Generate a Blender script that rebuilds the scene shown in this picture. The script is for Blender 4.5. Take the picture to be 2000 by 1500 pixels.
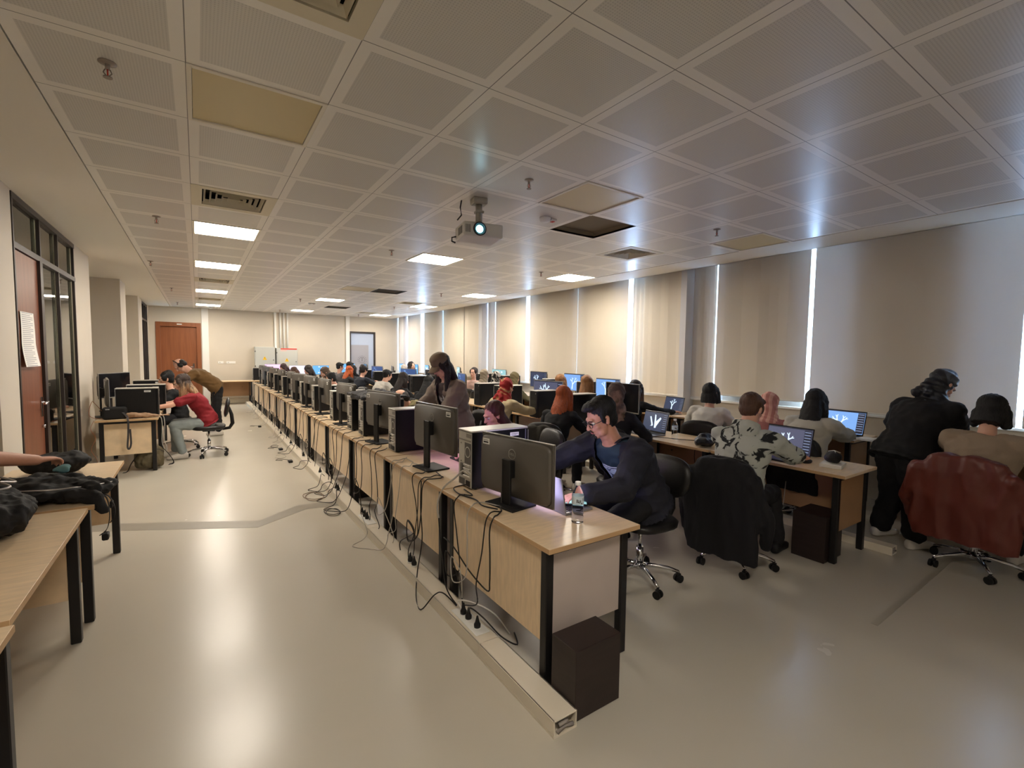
import bpy, bmesh, math, random
from mathutils import Vector, Matrix, noise
random.seed(7)
for o in list(bpy.data.objects): bpy.data.objects.remove(o, do_unlink=True)
sc = bpy.context.scene
COL = sc.collection
PI = math.pi

# ------------------------------------------------------------------ camera
H = 1.57; PIT = .0616; YAW = .5921; ROLL = .0128; ZC = H + 1.271
fw = Vector((math.sin(YAW)*math.cos(PIT), math.cos(YAW)*math.cos(PIT), -math.sin(PIT)))
r0 = Vector((math.cos(YAW), -math.sin(YAW), 0)); u0 = r0.cross(fw)
rt = r0*math.cos(ROLL) + u0*math.sin(ROLL); upv = -r0*math.sin(ROLL) + u0*math.cos(ROLL)
cd = bpy.data.cameras.new('camera'); cam = bpy.data.objects.new('camera', cd); COL.objects.link(cam)
cd.sensor_width = 36; cd.sensor_fit = 'HORIZONTAL'; cd.lens = 914/2000*36; cd.clip_start = .05
M = Matrix(((rt.x, upv.x, -fw.x, 0), (rt.y, upv.y, -fw.y, 0), (rt.z, upv.z, -fw.z, H), (0, 0, 0, 1)))
cam.matrix_world = M
sc.camera = cam
# ------------------------------------------------------------------ world, exposure, light levels
w = bpy.data.worlds.new('daylight'); sc.world = w; w.use_nodes = True
bg = w.node_tree.nodes['Background']; bg.inputs[0].default_value = (.42, .64, 1, 1); bg.inputs[1].default_value = 3.6
sc.view_settings.view_transform = 'Standard'; sc.view_settings.look = 'None'
sc.view_settings.gamma = 1; sc.view_settings.use_curve_mapping = False
sc.view_settings.exposure = 2.6
LAMP = 7.6; LAMPC = (1, .90, .77)
SCREEN = .23
PROJ = 45
# ------------------------------------------------------------------ materials
def lin(c): return tuple((x/12.92 if x <= .04045 else ((x+.055)/1.055)**2.4) for x in [k/255 for k in c])
MATS = {}
def mat(name, c, rough=.6, metal=0, spec=.5, emit=None, estr=0, bump=0, bscale=40, var=0, vscale=6, trans=0, alpha=1, ior=1.45, stretch=None, coat=0):
    if name in MATS: return MATS[name]
    m = bpy.data.materials.new(name); m.use_nodes = True; nt = m.node_tree; b = nt.nodes['Principled BSDF']
    L = lin(c); b.inputs['Base Color'].default_value = (*L, 1)
    b.inputs['Roughness'].default_value = rough; b.inputs['Metallic'].default_value = metal
    b.inputs['Specular IOR Level'].default_value = spec; b.inputs['IOR'].default_value = ior
    if trans: b.inputs['Transmission Weight'].default_value = trans
    if coat: b.inputs['Coat Weight'].default_value = coat
    if emit: b.inputs['Emission Color'].default_value = (*lin(emit), 1); b.inputs['Emission Strength'].default_value = estr
    if bump or var:
        tc = nt.nodes.new('ShaderNodeTexCoord'); mp = nt.nodes.new('ShaderNodeMapping')
        nt.links.new(tc.outputs['Object'], mp.inputs[0])
        if stretch: mp.inputs['Scale'].default_value = stretch
        if var:
            n = nt.nodes.new('ShaderNodeTexNoise'); n.inputs['Scale'].default_value = vscale; n.inputs['Detail'].default_value = 4
            nt.links.new(mp.outputs[0], n.inputs['Vector'])
            r = nt.nodes.new('ShaderNodeMapRange'); r.inputs[1].default_value = .3; r.inputs[2].default_value = .7
            r.inputs[3].default_value = 1-var; r.inputs[4].default_value = 1+var
            nt.links.new(n.outputs[0], r.inputs[0])
            mx = nt.nodes.new('ShaderNodeVectorMath'); mx.operation = 'SCALE'; mx.inputs[0].default_value = L
            nt.links.new(r.outputs[0], mx.inputs['Scale']); nt.links.new(mx.outputs[0], b.inputs['Base Color'])
        if bump:
            n2 = nt.nodes.new('ShaderNodeTexNoise'); n2.inputs['Scale'].default_value = bscale; n2.inputs['Detail'].default_value = 3
            nt.links.new(mp.outputs[0], n2.inputs['Vector'])
            bp = nt.nodes.new('ShaderNodeBump'); bp.inputs['Strength'].default_value = bump; bp.inputs['Distance'].default_value = .01
            nt.links.new(n2.outputs[0], bp.inputs['Height']); nt.links.new(bp.outputs[0], b.inputs['Normal'])
    MATS[name] = m; return m
def two_tone(name, c1, c2, scale=8, thr=.5, soft=.04, rough=.8, detail=3, distort=0, stretch=(1, 1, 1), c3=None, kind='noise', emit=0):
    if name in MATS: return MATS[name]
    m = bpy.data.materials.new(name); m.use_nodes = True; nt = m.node_tree; b = nt.nodes['Principled BSDF']
    tc = nt.nodes.new('ShaderNodeTexCoord'); mp = nt.nodes.new('ShaderNodeMapping'); mp.inputs['Scale'].default_value = stretch
    nt.links.new(tc.outputs['Object'], mp.inputs[0])
    if kind == 'wave':
        n = nt.nodes.new('ShaderNodeTexWave'); n.inputs['Distortion'].default_value = distort; out = n.outputs['Fac']
    else:
        n = nt.nodes.new('ShaderNodeTexNoise'); n.inputs['Distortion'].default_value = distort; out = n.outputs[0]
    n.inputs['Scale'].default_value = scale; n.inputs['Detail'].default_value = detail
    nt.links.new(mp.outputs[0], n.inputs['Vector'])
    cr = nt.nodes.new('ShaderNodeValToRGB'); cr.color_ramp.elements[0].position = thr-soft; cr.color_ramp.elements[1].position = thr+soft
    cr.color_ramp.elements[0].color = (*lin(c1), 1); cr.color_ramp.elements[1].color = (*lin(c2), 1)
    if c3:
        e = cr.color_ramp.elements.new(min(.99, thr+soft*3)); e.color = (*lin(c3), 1)
    nt.links.new(out, cr.inputs[0]); nt.links.new(cr.outputs[0], b.inputs['Base Color']); b.inputs['Roughness'].default_value = rough
    MATS[name] = m; return m

wall_m = mat('cream wall paint', (206, 197, 182), .75, var=.03, vscale=1.5, bump=.05, bscale=120)
trimw = mat('white painted trim', (235, 232, 226), .5)
beech = mat('beech laminate', (234, 208, 172), .3, var=.09, vscale=9, stretch=(1, 6, 1))
beech_e = mat('beech edge band', (196, 160, 118), .5)
panelw = mat('pale grey panel board', (196, 182, 174), .55, var=.03)
panelb = mat('brown panel board', (172, 134, 98), .5, var=.05)  # beech with the shade of the inner faces put into its colour
blackm = mat('black powder coated steel', (24, 22, 23), .42)
plast = mat('black plastic', (22, 22, 23), .38)
plast2 = mat('dark grey plastic', (84, 80, 76), .42)
plastm = mat('matt black plastic', (15, 15, 16), .55)
case_m = mat('black computer case paint', (16, 17, 20), .33)
caset_m = mat('glossy computer case top', (206, 202, 194), .3, metal=.25)  # pale colour stands in for light reflected off the case tops
steel = mat('galvanised steel', (150, 147, 140), .35, metal=.8)
steel_l = mat('pale zinc steel', (196, 194, 186), .4, metal=.5)
chrome = mat('chrome', (210, 210, 212), .12, metal=1)
whitep = mat('white plastic', (232, 231, 226), .4)
sticker = mat('white sticker', (228, 228, 224), .6)
inkm = mat('black ink', (30, 30, 34), .6)
silver = mat('silver print', (176, 174, 168), .35, metal=.4)
wenge = mat('dark wenge laminate', (44, 33, 31), .42, var=.18, vscale=5, stretch=(1, 1, 9))
fabric_b = mat('black upholstery', (20, 19, 21), .7, bump=.15, bscale=300)
leather_b = mat('black leatherette', (26, 24, 24), .4, bump=.1, bscale=90)
rubber = mat('black rubber', (14, 14, 14), .6)
cableb = mat('black cable', (22, 18, 17), .45)
cableg = mat('grey cable', (176, 170, 160), .5)
cablew = mat('white cable', (220, 216, 208), .5)
darkw = mat('warm dark hole', (40, 36, 30), .9)
def pane(name, tint=(255, 255, 255), refl=.08, fres=True):
    m = bpy.data.materials.new(name); m.use_nodes = True; nt = m.node_tree; nt.nodes.remove(nt.nodes['Principled BSDF'])
    t = nt.nodes.new('ShaderNodeBsdfTransparent'); t.inputs[0].default_value = (*lin(tint), 1); g = nt.nodes.new('ShaderNodeBsdfGlossy'); g.inputs['Roughness'].default_value = .02
    f = nt.nodes.new('ShaderNodeFresnel'); f.inputs[0].default_value = 1.5; ad = nt.nodes.new('ShaderNodeMath'); ad.operation = 'ADD'; ad.use_clamp = True; ad.inputs[1].default_value = refl; (nt.links.new(f.outputs[0], ad.inputs[0]) if fres else setattr(ad.inputs[0], 'default_value', 0))
    x = nt.nodes.new('ShaderNodeMixShader'); nt.links.new(ad.outputs[0], x.inputs[0]); nt.links.new(t.outputs[0], x.inputs[1]); nt.links.new(g.outputs[0], x.inputs[2]); nt.links.new(x.outputs[0], nt.nodes['Material Output'].inputs[0]); return m
glassm = mat('clear glass', (235, 245, 245), .02, trans=1, ior=1.45)
skin_l = mat('light skin', (222, 172, 148), .5, var=.04, vscale=10)
skin_m = mat('warm skin', (205, 150, 122), .5, var=.04, vscale=10)
lipm = mat('lip colour', (176, 96, 92), .45)
eyew = mat('eye white', (225, 222, 218), .3)
iris = mat('dark iris', (34, 22, 18), .2)
paper = mat('white paper', (238, 236, 230), .7)
red_m = mat('red paint', (205, 60, 44), .5)
yellow_m = mat('yellow warning paint', (238, 190, 30), .5)

# ------------------------------------------------------------------ mesh helpers
class MB:
    def __init__(s): s.bm = bmesh.new(); s.mi = 0
    def _tagf(s, fs, mi):
        for f in fs: f.material_index = s.mi if mi is None else mi
    def box(s, a, b, bev=0, mi=None, M=None, seg=1):
        a, b = Vector(a), Vector(b)
        r = bmesh.ops.create_cube(s.bm, size=1)
        vs = r['verts']
        for v in vs: v.co = Vector(((a.x+b.x)/2+v.co.x*(b.x-a.x), (a.y+b.y)/2+v.co.y*(b.y-a.y), (a.z+b.z)/2+v.co.z*(b.z-a.z)))
        fs = set(f for v in vs for f in v.link_faces); s._tagf(fs, mi)
        if bev:
            es = list(set(e for v in vs for e in v.link_edges))
            r2 = bmesh.ops.bevel(s.bm, geom=es, offset=bev, segments=seg, affect='EDGES', profile=.5)
            vs = list(set(v for f in r2['faces'] for v in f.verts) | set(v for v in vs if v.is_valid))
            s._tagf(r2['faces'], mi)
        if M is not None:
            for v in vs: v.co = M @ v.co
        return s
    def lathe(s, prof, n=20, M=None, mi=None, cap=True):
        rings = []
        for r, z in prof:
            rings.append([s.bm.verts.new((r*math.cos(2*PI*i/n), r*math.sin(2*PI*i/n), z)) for i in range(n)])
        fs = []
        for k in range(len(rings)-1):
            for i in range(n):
                j = (i+1) % n; fs.append(s.bm.faces.new((rings[k][i], rings[k][j], rings[k+1][j], rings[k+1][i])))
        if cap:
            fs.append(s.bm.faces.new(rings[0][::-1])); fs.append(s.bm.faces.new(rings[-1]))
        for f in fs: f.smooth = True
        if cap: fs[-1].smooth = fs[-2].smooth = False
        s._tagf(fs, mi)
        if M is not None:
            for rg in rings:
                for v in rg: v.co = M @ v.co
        return s
    def cyl(s, p0, p1, r, r2=None, n=14, mi=None):
        p0, p1 = Vector(p0), Vector(p1); d = p1-p0; q = d.to_track_quat('Z', 'Y').to_matrix().to_4x4()
        return s.lathe([(r, 0), (r if r2 is None else r2, d.length)], n, Matrix.Translation(p0) @ q, mi)
    def tube(s, pts, r, n=6, mi=None, cap=True):
        pts = [Vector(p) for p in pts]; rings = []; up = Vector((.13, .21, .97))
        N = len(pts)
        for k, p in enumerate(pts):
            t = (pts[min(k+1, N-1)]-pts[max(k-1, 0)]).normalized()
            x = t.cross(up)
            if x.length < .05: x = t.cross(Vector((1, 0, 0)))
            x.normalize(); y = t.cross(x); up = -y if (-y).dot(up) > 0 else y
            rr = r[k] if isinstance(r, (list, tuple)) else r
            rings.append([s.bm.verts.new(p + x*rr*math.cos(2*PI*i/n) + y*rr*math.sin(2*PI*i/n)) for i in range(n)])
        fs = []
        for k in range(N-1):
            # pick rotation offset that keeps rings aligned
            a, b = rings[k], rings[k+1]
            off = min(range(n), key=lambda o: (a[0].co-b[o].co).length)
            for i in range(n):
                fs.append(s.bm.faces.new((a[i], a[(i+1) % n], b[(i+1+off) % n], b[(i+off) % n])))
            rings[k+1] = b[off:]+b[:off]
        if cap: fs.append(s.bm.faces.new(rings[0][::-1])); fs.append(s.bm.faces.new(rings[-1]))
        for f in fs: f.smooth = True
        s._tagf(fs, mi); return s
    def loft(s, rings, n=16, mi=None, M=None, e=2.0):
        R = []
        for c, ax, ay, rx, ry in rings:
            c, ax, ay = Vector(c), Vector(ax), Vector(ay); L = []
            for i in range(n):
                t = 2*PI*i/n; ct, st = math.cos(t), math.sin(t)
                L.append(s.bm.verts.new(c + ax*rx*math.copysign(abs(ct)**(2/e), ct) + ay*ry*math.copysign(abs(st)**(2/e), st)))
            R.append(L)
        fs = []
        for k in range(len(R)-1):
            for i in range(n):
                j = (i+1) % n; fs.append(s.bm.faces.new((R[k][i], R[k][j], R[k+1][j], R[k+1][i])))
        fs.append(s.bm.faces.new(R[0][::-1])); fs.append(s.bm.faces.new(R[-1]))
        for f in fs: f.smooth = True
        s._tagf(fs, mi)
        if M is not None:
            for L in R:
                for v in L: v.co = M @ v.co
        return s
    def ell(s, c, r, M=None, n=12, m=8, mi=None):
        c = Vector(c); q = M if M is not None else Matrix.Identity(3)
        rings = []
        for k in range(1, m):
            ph = PI*k/m
            rings.append([s.bm.verts.new(c + q @ Vector((r[0]*math.sin(ph)*math.cos(2*PI*i/n), r[1]*math.sin(ph)*math.sin(2*PI*i/n), -r[2]*math.cos(ph)))) for i in range(n)])
        a = s.bm.verts.new(c + q @ Vector((0, 0, -r[2]))); b = s.bm.verts.new(c + q @ Vector((0, 0, r[2]))); fs = []
        for i in range(n):
            j = (i+1) % n
            fs.append(s.bm.faces.new((a, rings[0][j], rings[0][i]))); fs.append(s.bm.faces.new((b, rings[-1][i], rings[-1][j])))
            for k in range(len(rings)-1): fs.append(s.bm.faces.new((rings[k][i], rings[k][j], rings[k+1][j], rings[k+1][i])))
        for f in fs: f.smooth = True
        s._tagf(fs, mi); return s
    def capsule(s, p0, p1, r0_, r1_, n=12, mi=None):
        p0, p1 = Vector(p0), Vector(p1); d = p1-p0
        if d.length < 1e-4: d = Vector((0, 0, 1e-3))
        q = d.to_track_quat('Z', 'Y').to_matrix().to_4x4(); L = d.length; prof = []
        for a in (-80, -55, -25, 0): prof.append((r0_*math.cos(math.radians(a)), r0_*math.sin(math.radians(a))))
        for a in (0, 25, 55, 80): prof.append((r1_*math.cos(math.radians(a)), L+r1_*math.sin(math.radians(a))))
        return s.lathe(prof, n, Matrix.Translation(p0) @ q, mi)
    def poly(s, pts, mi=None):
        f = s.bm.faces.new([s.bm.verts.new(p) for p in pts]); s._tagf([f], mi); return s
    def prism(s, pts, d, mi=None):
        d = Vector(d); a = [s.bm.verts.new(p) for p in pts]; b = [s.bm.verts.new(Vector(p)+d) for p in pts]; n = len(a)
        fs = [s.bm.faces.new(a), s.bm.faces.new(b[::-1])]
        for i in range(n): fs.append(s.bm.faces.new((a[i], b[i], b[(i+1) % n], a[(i+1) % n])))
        bmesh.ops.recalc_face_normals(s.bm, faces=fs); s._tagf(fs, mi); return s
    def data(s, name, ms):
        me = bpy.data.meshes.new(name); s.bm.to_mesh(me); s.bm.free()
        for m in (ms if isinstance(ms, (list, tuple)) else [ms]): me.materials.append(m)
        return me
    def build(s, name, ms, parent=None):
        bmesh.ops.recalc_face_normals(s.bm, faces=s.bm.faces[:])
        return link(name, s.data(name, ms), parent)
def link(name, me, parent=None):
    o = bpy.data.objects.new(name, me); COL.objects.link(o)
    if parent: o.parent = parent
    return o
def tag(o, label, cat, group=None, kind=None):
    if label: o['label'] = label
    if cat: o['category'] = cat
    if group: o['group'] = group
    if kind: o['kind'] = kind
    return o
def thing(name, label, cat, loc=(0, 0, 0), rz=0, group=None):
    o = bpy.data.objects.new(name, None); COL.objects.link(o); o.location = loc; o.rotation_euler = (0, 0, rz); o.empty_display_size = .1
    return tag(o, label, cat, group)
def struct(name, mb, m, parent=None, label=None):
    o = mb.build(name, m, parent)
    if not parent: o['kind'] = 'structure'
    if label: o['label'] = label
    return o
KIDS = {}
def dup(o, loc=None, rz=None, label=None, group=None, parent=None):
    c = o.copy(); COL.objects.link(c)
    if parent: c.parent = parent
    if loc is not None: c.location = loc
    if rz is not None: c.rotation_euler = (0, 0, rz)
    if label: c['label'] = label
    if group: c['group'] = group
    for k in o.children: dup(k, parent=c)
    return c
def vox(mb, size, smooth=3, fold=None, cut=None):
    """union of closed shapes -> one smooth continuous surface"""
    bmesh.ops.recalc_face_normals(mb.bm, faces=mb.bm.faces[:])
    me = bpy.data.meshes.new('tmp'); mb.bm.to_mesh(me); mb.bm.free()
    o = bpy.data.objects.new('tmp', me); COL.objects.link(o)
    r = o.modifiers.new('r', 'REMESH'); r.mode = 'VOXEL'; r.voxel_size = size; r.use_smooth_shade = True
    if smooth:
        sm = o.modifiers.new('s', 'SMOOTH'); sm.factor = .5; sm.iterations = smooth
    dg = bpy.context.evaluated_depsgraph_get(); dg.update()
    me2 = bpy.data.meshes.new_from_object(o.evaluated_get(dg)); bpy.data.objects.remove(o, do_unlink=True); bpy.data.meshes.remove(me)
    if fold:
        ns = [v.normal.copy() for v in me2.vertices]
        for v, n in zip(me2.vertices, ns): v.co = v.co + n*fold(v.co)
    if cut:
        bm = bmesh.new(); bm.from_mesh(me2)
        bmesh.ops.delete(bm, geom=[v for v in bm.verts if cut(v.co)], context='VERTS'); bm.to_mesh(me2); bm.free()
    for p in me2.polygons: p.use_smooth = True
    me2.materials.clear()
    return me2
def text_mesh(name, txt, size, m, parent, Mx, ext=.0008):
    c = bpy.data.curves.new('t', 'FONT'); c.body = txt; c.size = size; c.extrude = ext; c.align_x = 'CENTER'; c.align_y = 'CENTER'
    o = bpy.data.objects.new('t', c); COL.objects.link(o); dg = bpy.context.evaluated_depsgraph_get(); dg.update()
    me = bpy.data.meshes.new_from_object(o.evaluated_get(dg)); bpy.data.objects.remove(o, do_unlink=True)
    me.materials.clear(); me.materials.append(m); me.transform(Mx); return link(name, me, parent)
ORD = ['nearest', 'second', 'third', 'fourth', 'fifth', 'sixth', 'seventh', 'eighth', 'ninth', 'tenth', 'eleventh', 'twelfth', 'thirteenth', 'fourteenth', 'fifteenth']
# ================================================================== ROOM
X0, Y0, T = -.012, 1.395, .6
XL, XR, YF, YB = -1.2, 6.3, 16.8, -3.0
# floor: polished screed
m = bpy.data.materials.new('polished floor screed'); m.use_nodes = True; nt = m.node_tree; b = nt.nodes['Principled BSDF']
tc = nt.nodes.new('ShaderNodeTexCoord')
n1 = nt.nodes.new('ShaderNodeTexNoise'); n1.inputs['Scale'].default_value = .5; n1.inputs['Detail'].default_value = 2
n2 = nt.nodes.new('ShaderNodeTexNoise'); n2.inputs['Scale'].default_value = 3; n2.inputs['Detail'].default_value = 3
n3 = nt.nodes.new('ShaderNodeTexNoise'); n3.inputs['Scale'].default_value = 26; n3.inputs['Detail'].default_value = 4
for n in (n1, n2, n3): nt.links.new(tc.outputs['Object'], n.inputs['Vector'])
cr = nt.nodes.new('ShaderNodeValToRGB'); cr.color_ramp.elements[0].position = .3; cr.color_ramp.elements[1].position = .72
cr.color_ramp.elements[0].color = (*lin((192, 185, 171)), 1); cr.color_ramp.elements[1].color = (*lin((198, 192, 178)), 1)
nt.links.new(n1.outputs[0], cr.inputs[0]); nt.links.new(cr.outputs[0], b.inputs['Base Color'])
mr = nt.nodes.new('ShaderNodeMapRange'); mr.inputs[3].default_value = .23; mr.inputs[4].default_value = .29
nt.links.new(n2.outputs[0], mr.inputs[0]); nt.links.new(mr.outputs[0], b.inputs['Roughness'])
bp = nt.nodes.new('ShaderNodeBump'); bp.inputs['Strength'].default_value = .05; bp.inputs['Distance'].default_value = .003
nt.links.new(n3.outputs[0], bp.inputs['Height']); nt.links.new(bp.outputs[0], b.inputs['Normal'])
floor_m = m
mb = MB(); mb.box((-2.6, YB, -.1), (6.5, YF+.1, 0)); struct('floor', mb, floor_m)
strip_m = mat('grey repair strip in floor', (150, 144, 132), .4, var=.06, vscale=3)
def band(pts, wd, z=.0012):
    mb = MB(); L = []; Rr = []
    for i, p in enumerate(pts):
        p = Vector((*p, 0)); a = Vector((*pts[max(i-1, 0)], 0)); c = Vector((*pts[min(i+1, len(pts)-1)], 0)); t = (c-a).normalized(); n = Vector((-t.y, t.x, 0))*wd/2
        L.append(p+n); Rr.append(p-n)
    for i in range(len(pts)-1): mb.prism([L[i], L[i+1], Rr[i+1], Rr[i]], (0, 0, z))
    return mb
struct('trim_1', band([(-1.2, 5.62), (-.62, 5.32), (.43, 4.76), (.85, 5.06), (1.3, 4.98)], .19), strip_m, label='grey repaired strip crossing the polished floor')
struct('trim_2', band([(3.3, 1.02), (4.9, 1.05), (5.5, .62), (6.3, .4)], .035), mat('faint floor joint', (168, 162, 148), .4), label='faint grey strip in the floor by the window side')

# ceiling tile material: object coords
m = bpy.data.materials.new('perforated metal ceiling tiles'); m.use_nodes = True; nt = m.node_tree; b = nt.nodes['Principled BSDF']
tc = nt.nodes.new('ShaderNodeTexCoord'); sp = nt.nodes.new('ShaderNodeSeparateXYZ'); nt.links.new(tc.outputs['Object'], sp.inputs[0])
def mth(op, a, b_=None, c=None):
    n = nt.nodes.new('ShaderNodeMath'); n.operation = op
    for i, v in enumerate((a, b_, c)):
        if v is None: continue
        if isinstance(v, (int, float)): n.inputs[i].default_value = v
        else: nt.links.new(v, n.inputs[i])
    return n.outputs[0]
def edge(o, off, per):
    f = mth('FRACT', mth('DIVIDE', mth('SUBTRACT', o, off), per)); return mth('MULTIPLY', mth('MINIMUM', f, mth('SUBTRACT', 1, f)), per)
d = mth('MINIMUM', edge(sp.outputs[0], X0-6, T), edge(sp.outputs[1], Y0-6, T))
seam = mth('LESS_THAN', d, .0022); inner = mth('GREATER_THAN', d, .052)
hd = mth('MAXIMUM', edge(sp.outputs[0], 0, .012), edge(sp.outputs[1], 0, .012))
hx = edge(sp.outputs[0], 0, .012); hy = edge(sp.outputs[1], 0, .012)
hole = mth('LESS_THAN', mth('ADD', mth('MULTIPLY', hx, hx), mth('MULTIPLY', hy, hy)), .000011)
hole = mth('MULTIPLY', hole, inner)
base = mth('SUBTRACT', mth('SUBTRACT', .80, mth('MULTIPLY', inner, .17)), mth('MULTIPLY', hole, .12))
base = mth('MULTIPLY', base, mth('SUBTRACT', 1, mth('MULTIPLY', seam, .75)))
cmb = nt.nodes.new('ShaderNodeCombineColor'); nt.links.new(base, cmb.inputs[0]); nt.links.new(mth('MULTIPLY', base, .965), cmb.inputs[1]); nt.links.new(mth('MULTIPLY', base, .90), cmb.inputs[2])
nt.links.new(cmb.outputs[0], b.inputs['Base Color']); b.inputs['Roughness'].default_value = .33; b.inputs['Specular IOR Level'].default_value = .5
tile_m = m
ON = {(0, 7), (0, 11), (0, 17), (0, 23), (4, 7), (4, 17), (4, 23), (8, 7), (8, 12), (8, 17), (8, 23), (0, -3), (0, -8)}  # panels behind the camera are unseen, added to light the near end
OFF = {(0, 2), (4, 2), (8, 2), (4, 13)}
HOLE = {(5, 3)}
DIFF = {(0, 0), (0, 5), (0, 14), (0, 20), (7, 4), (5, 13), (5, 20), (7, 16), (7, 22)}
mb = MB()
for i in range(-1, 9):
    for j in range(-8, 26):
        if (i, j) in ON | OFF | HOLE | DIFF: continue
        x, y = X0+T*i, Y0+T*j; y1 = min(y+T, YF)
        if y < YB: y = YB
        if y1 > y: mb.box((x, y, ZC), (x+T, y1, ZC+.02))
struct('ceiling', mb, tile_m, label='white perforated metal tile ceiling')
gyp = mat('white plaster ceiling paint', (228, 222, 210), .6)
mb = MB(); mb.box((-2.6, YB, ZC-.004), (X0-T-.004, YF, ZC+.03)); struct('trim_3', mb, gyp, label='plain plaster ceiling strip along the left wall')
mb = MB(); mb.box((X0+9*T+.004, YB, ZC-.004), (5.94, YF, ZC+.03)); mb.box((5.92, YB, ZC-.004), (5.94, YF, ZC+.3)); struct('trim_4', mb, gyp, label='plain plaster ceiling strip along the windows')
mb = MB(); mb.box((5.9, YB, ZC+.28), (6.5, YF, ZC+.32)); mb.box((-2.6, YB, ZC+.4), (6.5, YF+.1, ZC+.45)); struct('trim_5', mb, darkw, label='dark slab above the ceiling')
# lamps
def tilebox(name, i, j, label, cat, group=None):
    return thing(name, label, cat, (X0+T*(i+.5), Y0+T*(j+.5), ZC), 0, group)
lampm = bpy.data.materials.new('lit lamp diffuser'); lampm.use_nodes = True; nt = lampm.node_tree; b = nt.nodes['Principled BSDF']
b.inputs['Base Color'].default_value = (.8, .8, .78, 1); b.inputs['Emission Color'].default_value = (*LAMPC, 1); b.inputs['Emission Strength'].default_value = LAMP
offm = mat('unlit opal diffuser', (206, 190, 146), .35)
frm = mat('lamp frame', (226, 220, 206), .5)
COLN = {0: 'in the row over the left aisle', 4: 'in the row over the middle of the room', 8: 'in the row near the windows'}
cnt = {}
for (i, j) in sorted(ON | OFF):
    lit = (i, j) in ON; key = (i, lit); cnt[key] = cnt.get(key, -1)+1
    if j < 0: cnt[key] -= 1
    if j < 0: lb = 'lit ceiling light panel just above and behind the camera' if j == -3 else 'lit ceiling light panel far behind the camera'
    elif lit: lb = '%s glowing square ceiling light panel %s' % (ORD[cnt[key]], COLN[i])
    else: lb = {(0, 2): 'unlit cream ceiling light panel at upper left, nearest the camera', (4, 2): 'unlit cream ceiling light panel next to the smoke detector', (8, 2): 'unlit cream ceiling light panel close to the window blinds', (4, 13): 'unlit cream ceiling light panel far off in the middle'}[(i, j)]
    t = tilebox('ceiling_light', i, j, lb, 'ceiling light', 'lit ceiling light panels' if lit else 'unlit ceiling light panels')
    a = MB(); h = .3
    for q in ((-h, -h, h, -h+.022), (-h, h-.022, h, h), (-h, -h+.022, -h+.022, h-.022), (h-.022, -h+.022, h, h-.022)): a.box((q[0]+.001, q[1], -.006), (q[2]-.001, q[3], .05))
    a.box((-h, -h, .05), (h, h, .06))
    a.build('frame', frm, t)
    a = MB(); a.box((-.277, -.277, .002), (.277, .277, .012)); a.build('diffuser', lampm if lit else offm, t)
# diffusers (air)
dm = mat('cream painted grille', (214, 205, 182), .5)
for n_, (i, j) in enumerate(sorted(DIFF)):
    lb = {(0, 0): 'square louvred air diffuser cut by the top edge of the photo', (0, 5): 'square louvred air diffuser beside the left row of lit panels', (7, 4): 'square louvred air diffuser nearest the windows',
          (0, 14): 'square air diffuser between the second and third lit panels over the left aisle', (0, 20): 'square air diffuser between the last two lit panels over the left aisle', (5, 13): 'dark square air return grille beside the unlit panel in mid room',
          (5, 20): 'dark square air return grille near the far wall, in mid room', (7, 16): 'square air diffuser in the far right part of the ceiling', (7, 22): 'square air diffuser farthest back near the windows'}[(i, j)]
    t = tilebox('air_diffuser', i, j, lb, 'air vent', 'ceiling air vents')
    dark = i == 5; big = (i, j) == (0, 0)
    a = MB()
    for q in ((-.3, -.3, .3, -.225), (-.3, .225, .3, .3), (-.3, -.225, -.225, .225), (.225, -.225, .3, .225)): a.box((q[0], q[1], -.003), (q[2], q[3], .02))
    a.build('frame', dm if not dark else darkw, t)
    a = MB(); a.box((-.23, -.23, .09), (.23, .23, .1)); a.build('duct', darkw, t)
    a = MB()
    if dark:
        for k in range(14): a.box((-.225, -.22+k*.033, .004), (.225, -.212+k*.033, .02))
    else:
        for k in range(5):
            r = .215-k*.042
            for s_ in (-1, 1):
                a.prism([(-r, s_*r, .0), (r, s_*r, .0), (r-.016, s_*(r-.016), .034), (-r+.016, s_*(r-.016), .034)], (0, 0, .003))
                a.prism([(s_*r, -r, .0), (s_*r, r, .0), (s_*(r-.016), r-.016, .034), (s_*(r-.016), -r+.016, .034)], (0, 0, .003))
    a.build('louvre', mat('dark grille', (96, 88, 72), .6) if dark else dm, t)
i, j = 5, 3
mb = MB(); x, y = X0+T*i, Y0+T*j
for q in ((x-.02, y-.02, x, y+T+.02), (x+T, y-.02, x+T+.02, y+T+.02), (x, y-.02, x+T, y), (x, y+T, x+T, y+T+.02)): mb.box((q[0], q[1], ZC+.003), (q[2], q[3], ZC+.06))
mb.box((x-.02, y-.02, ZC+.06), (x+T+.02, y+T+.02, ZC+.08)); struct('trim_6', mb, mat('bare soffit', (138, 126, 100), .9), label='dark opening left by a missing ceiling tile')
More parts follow.
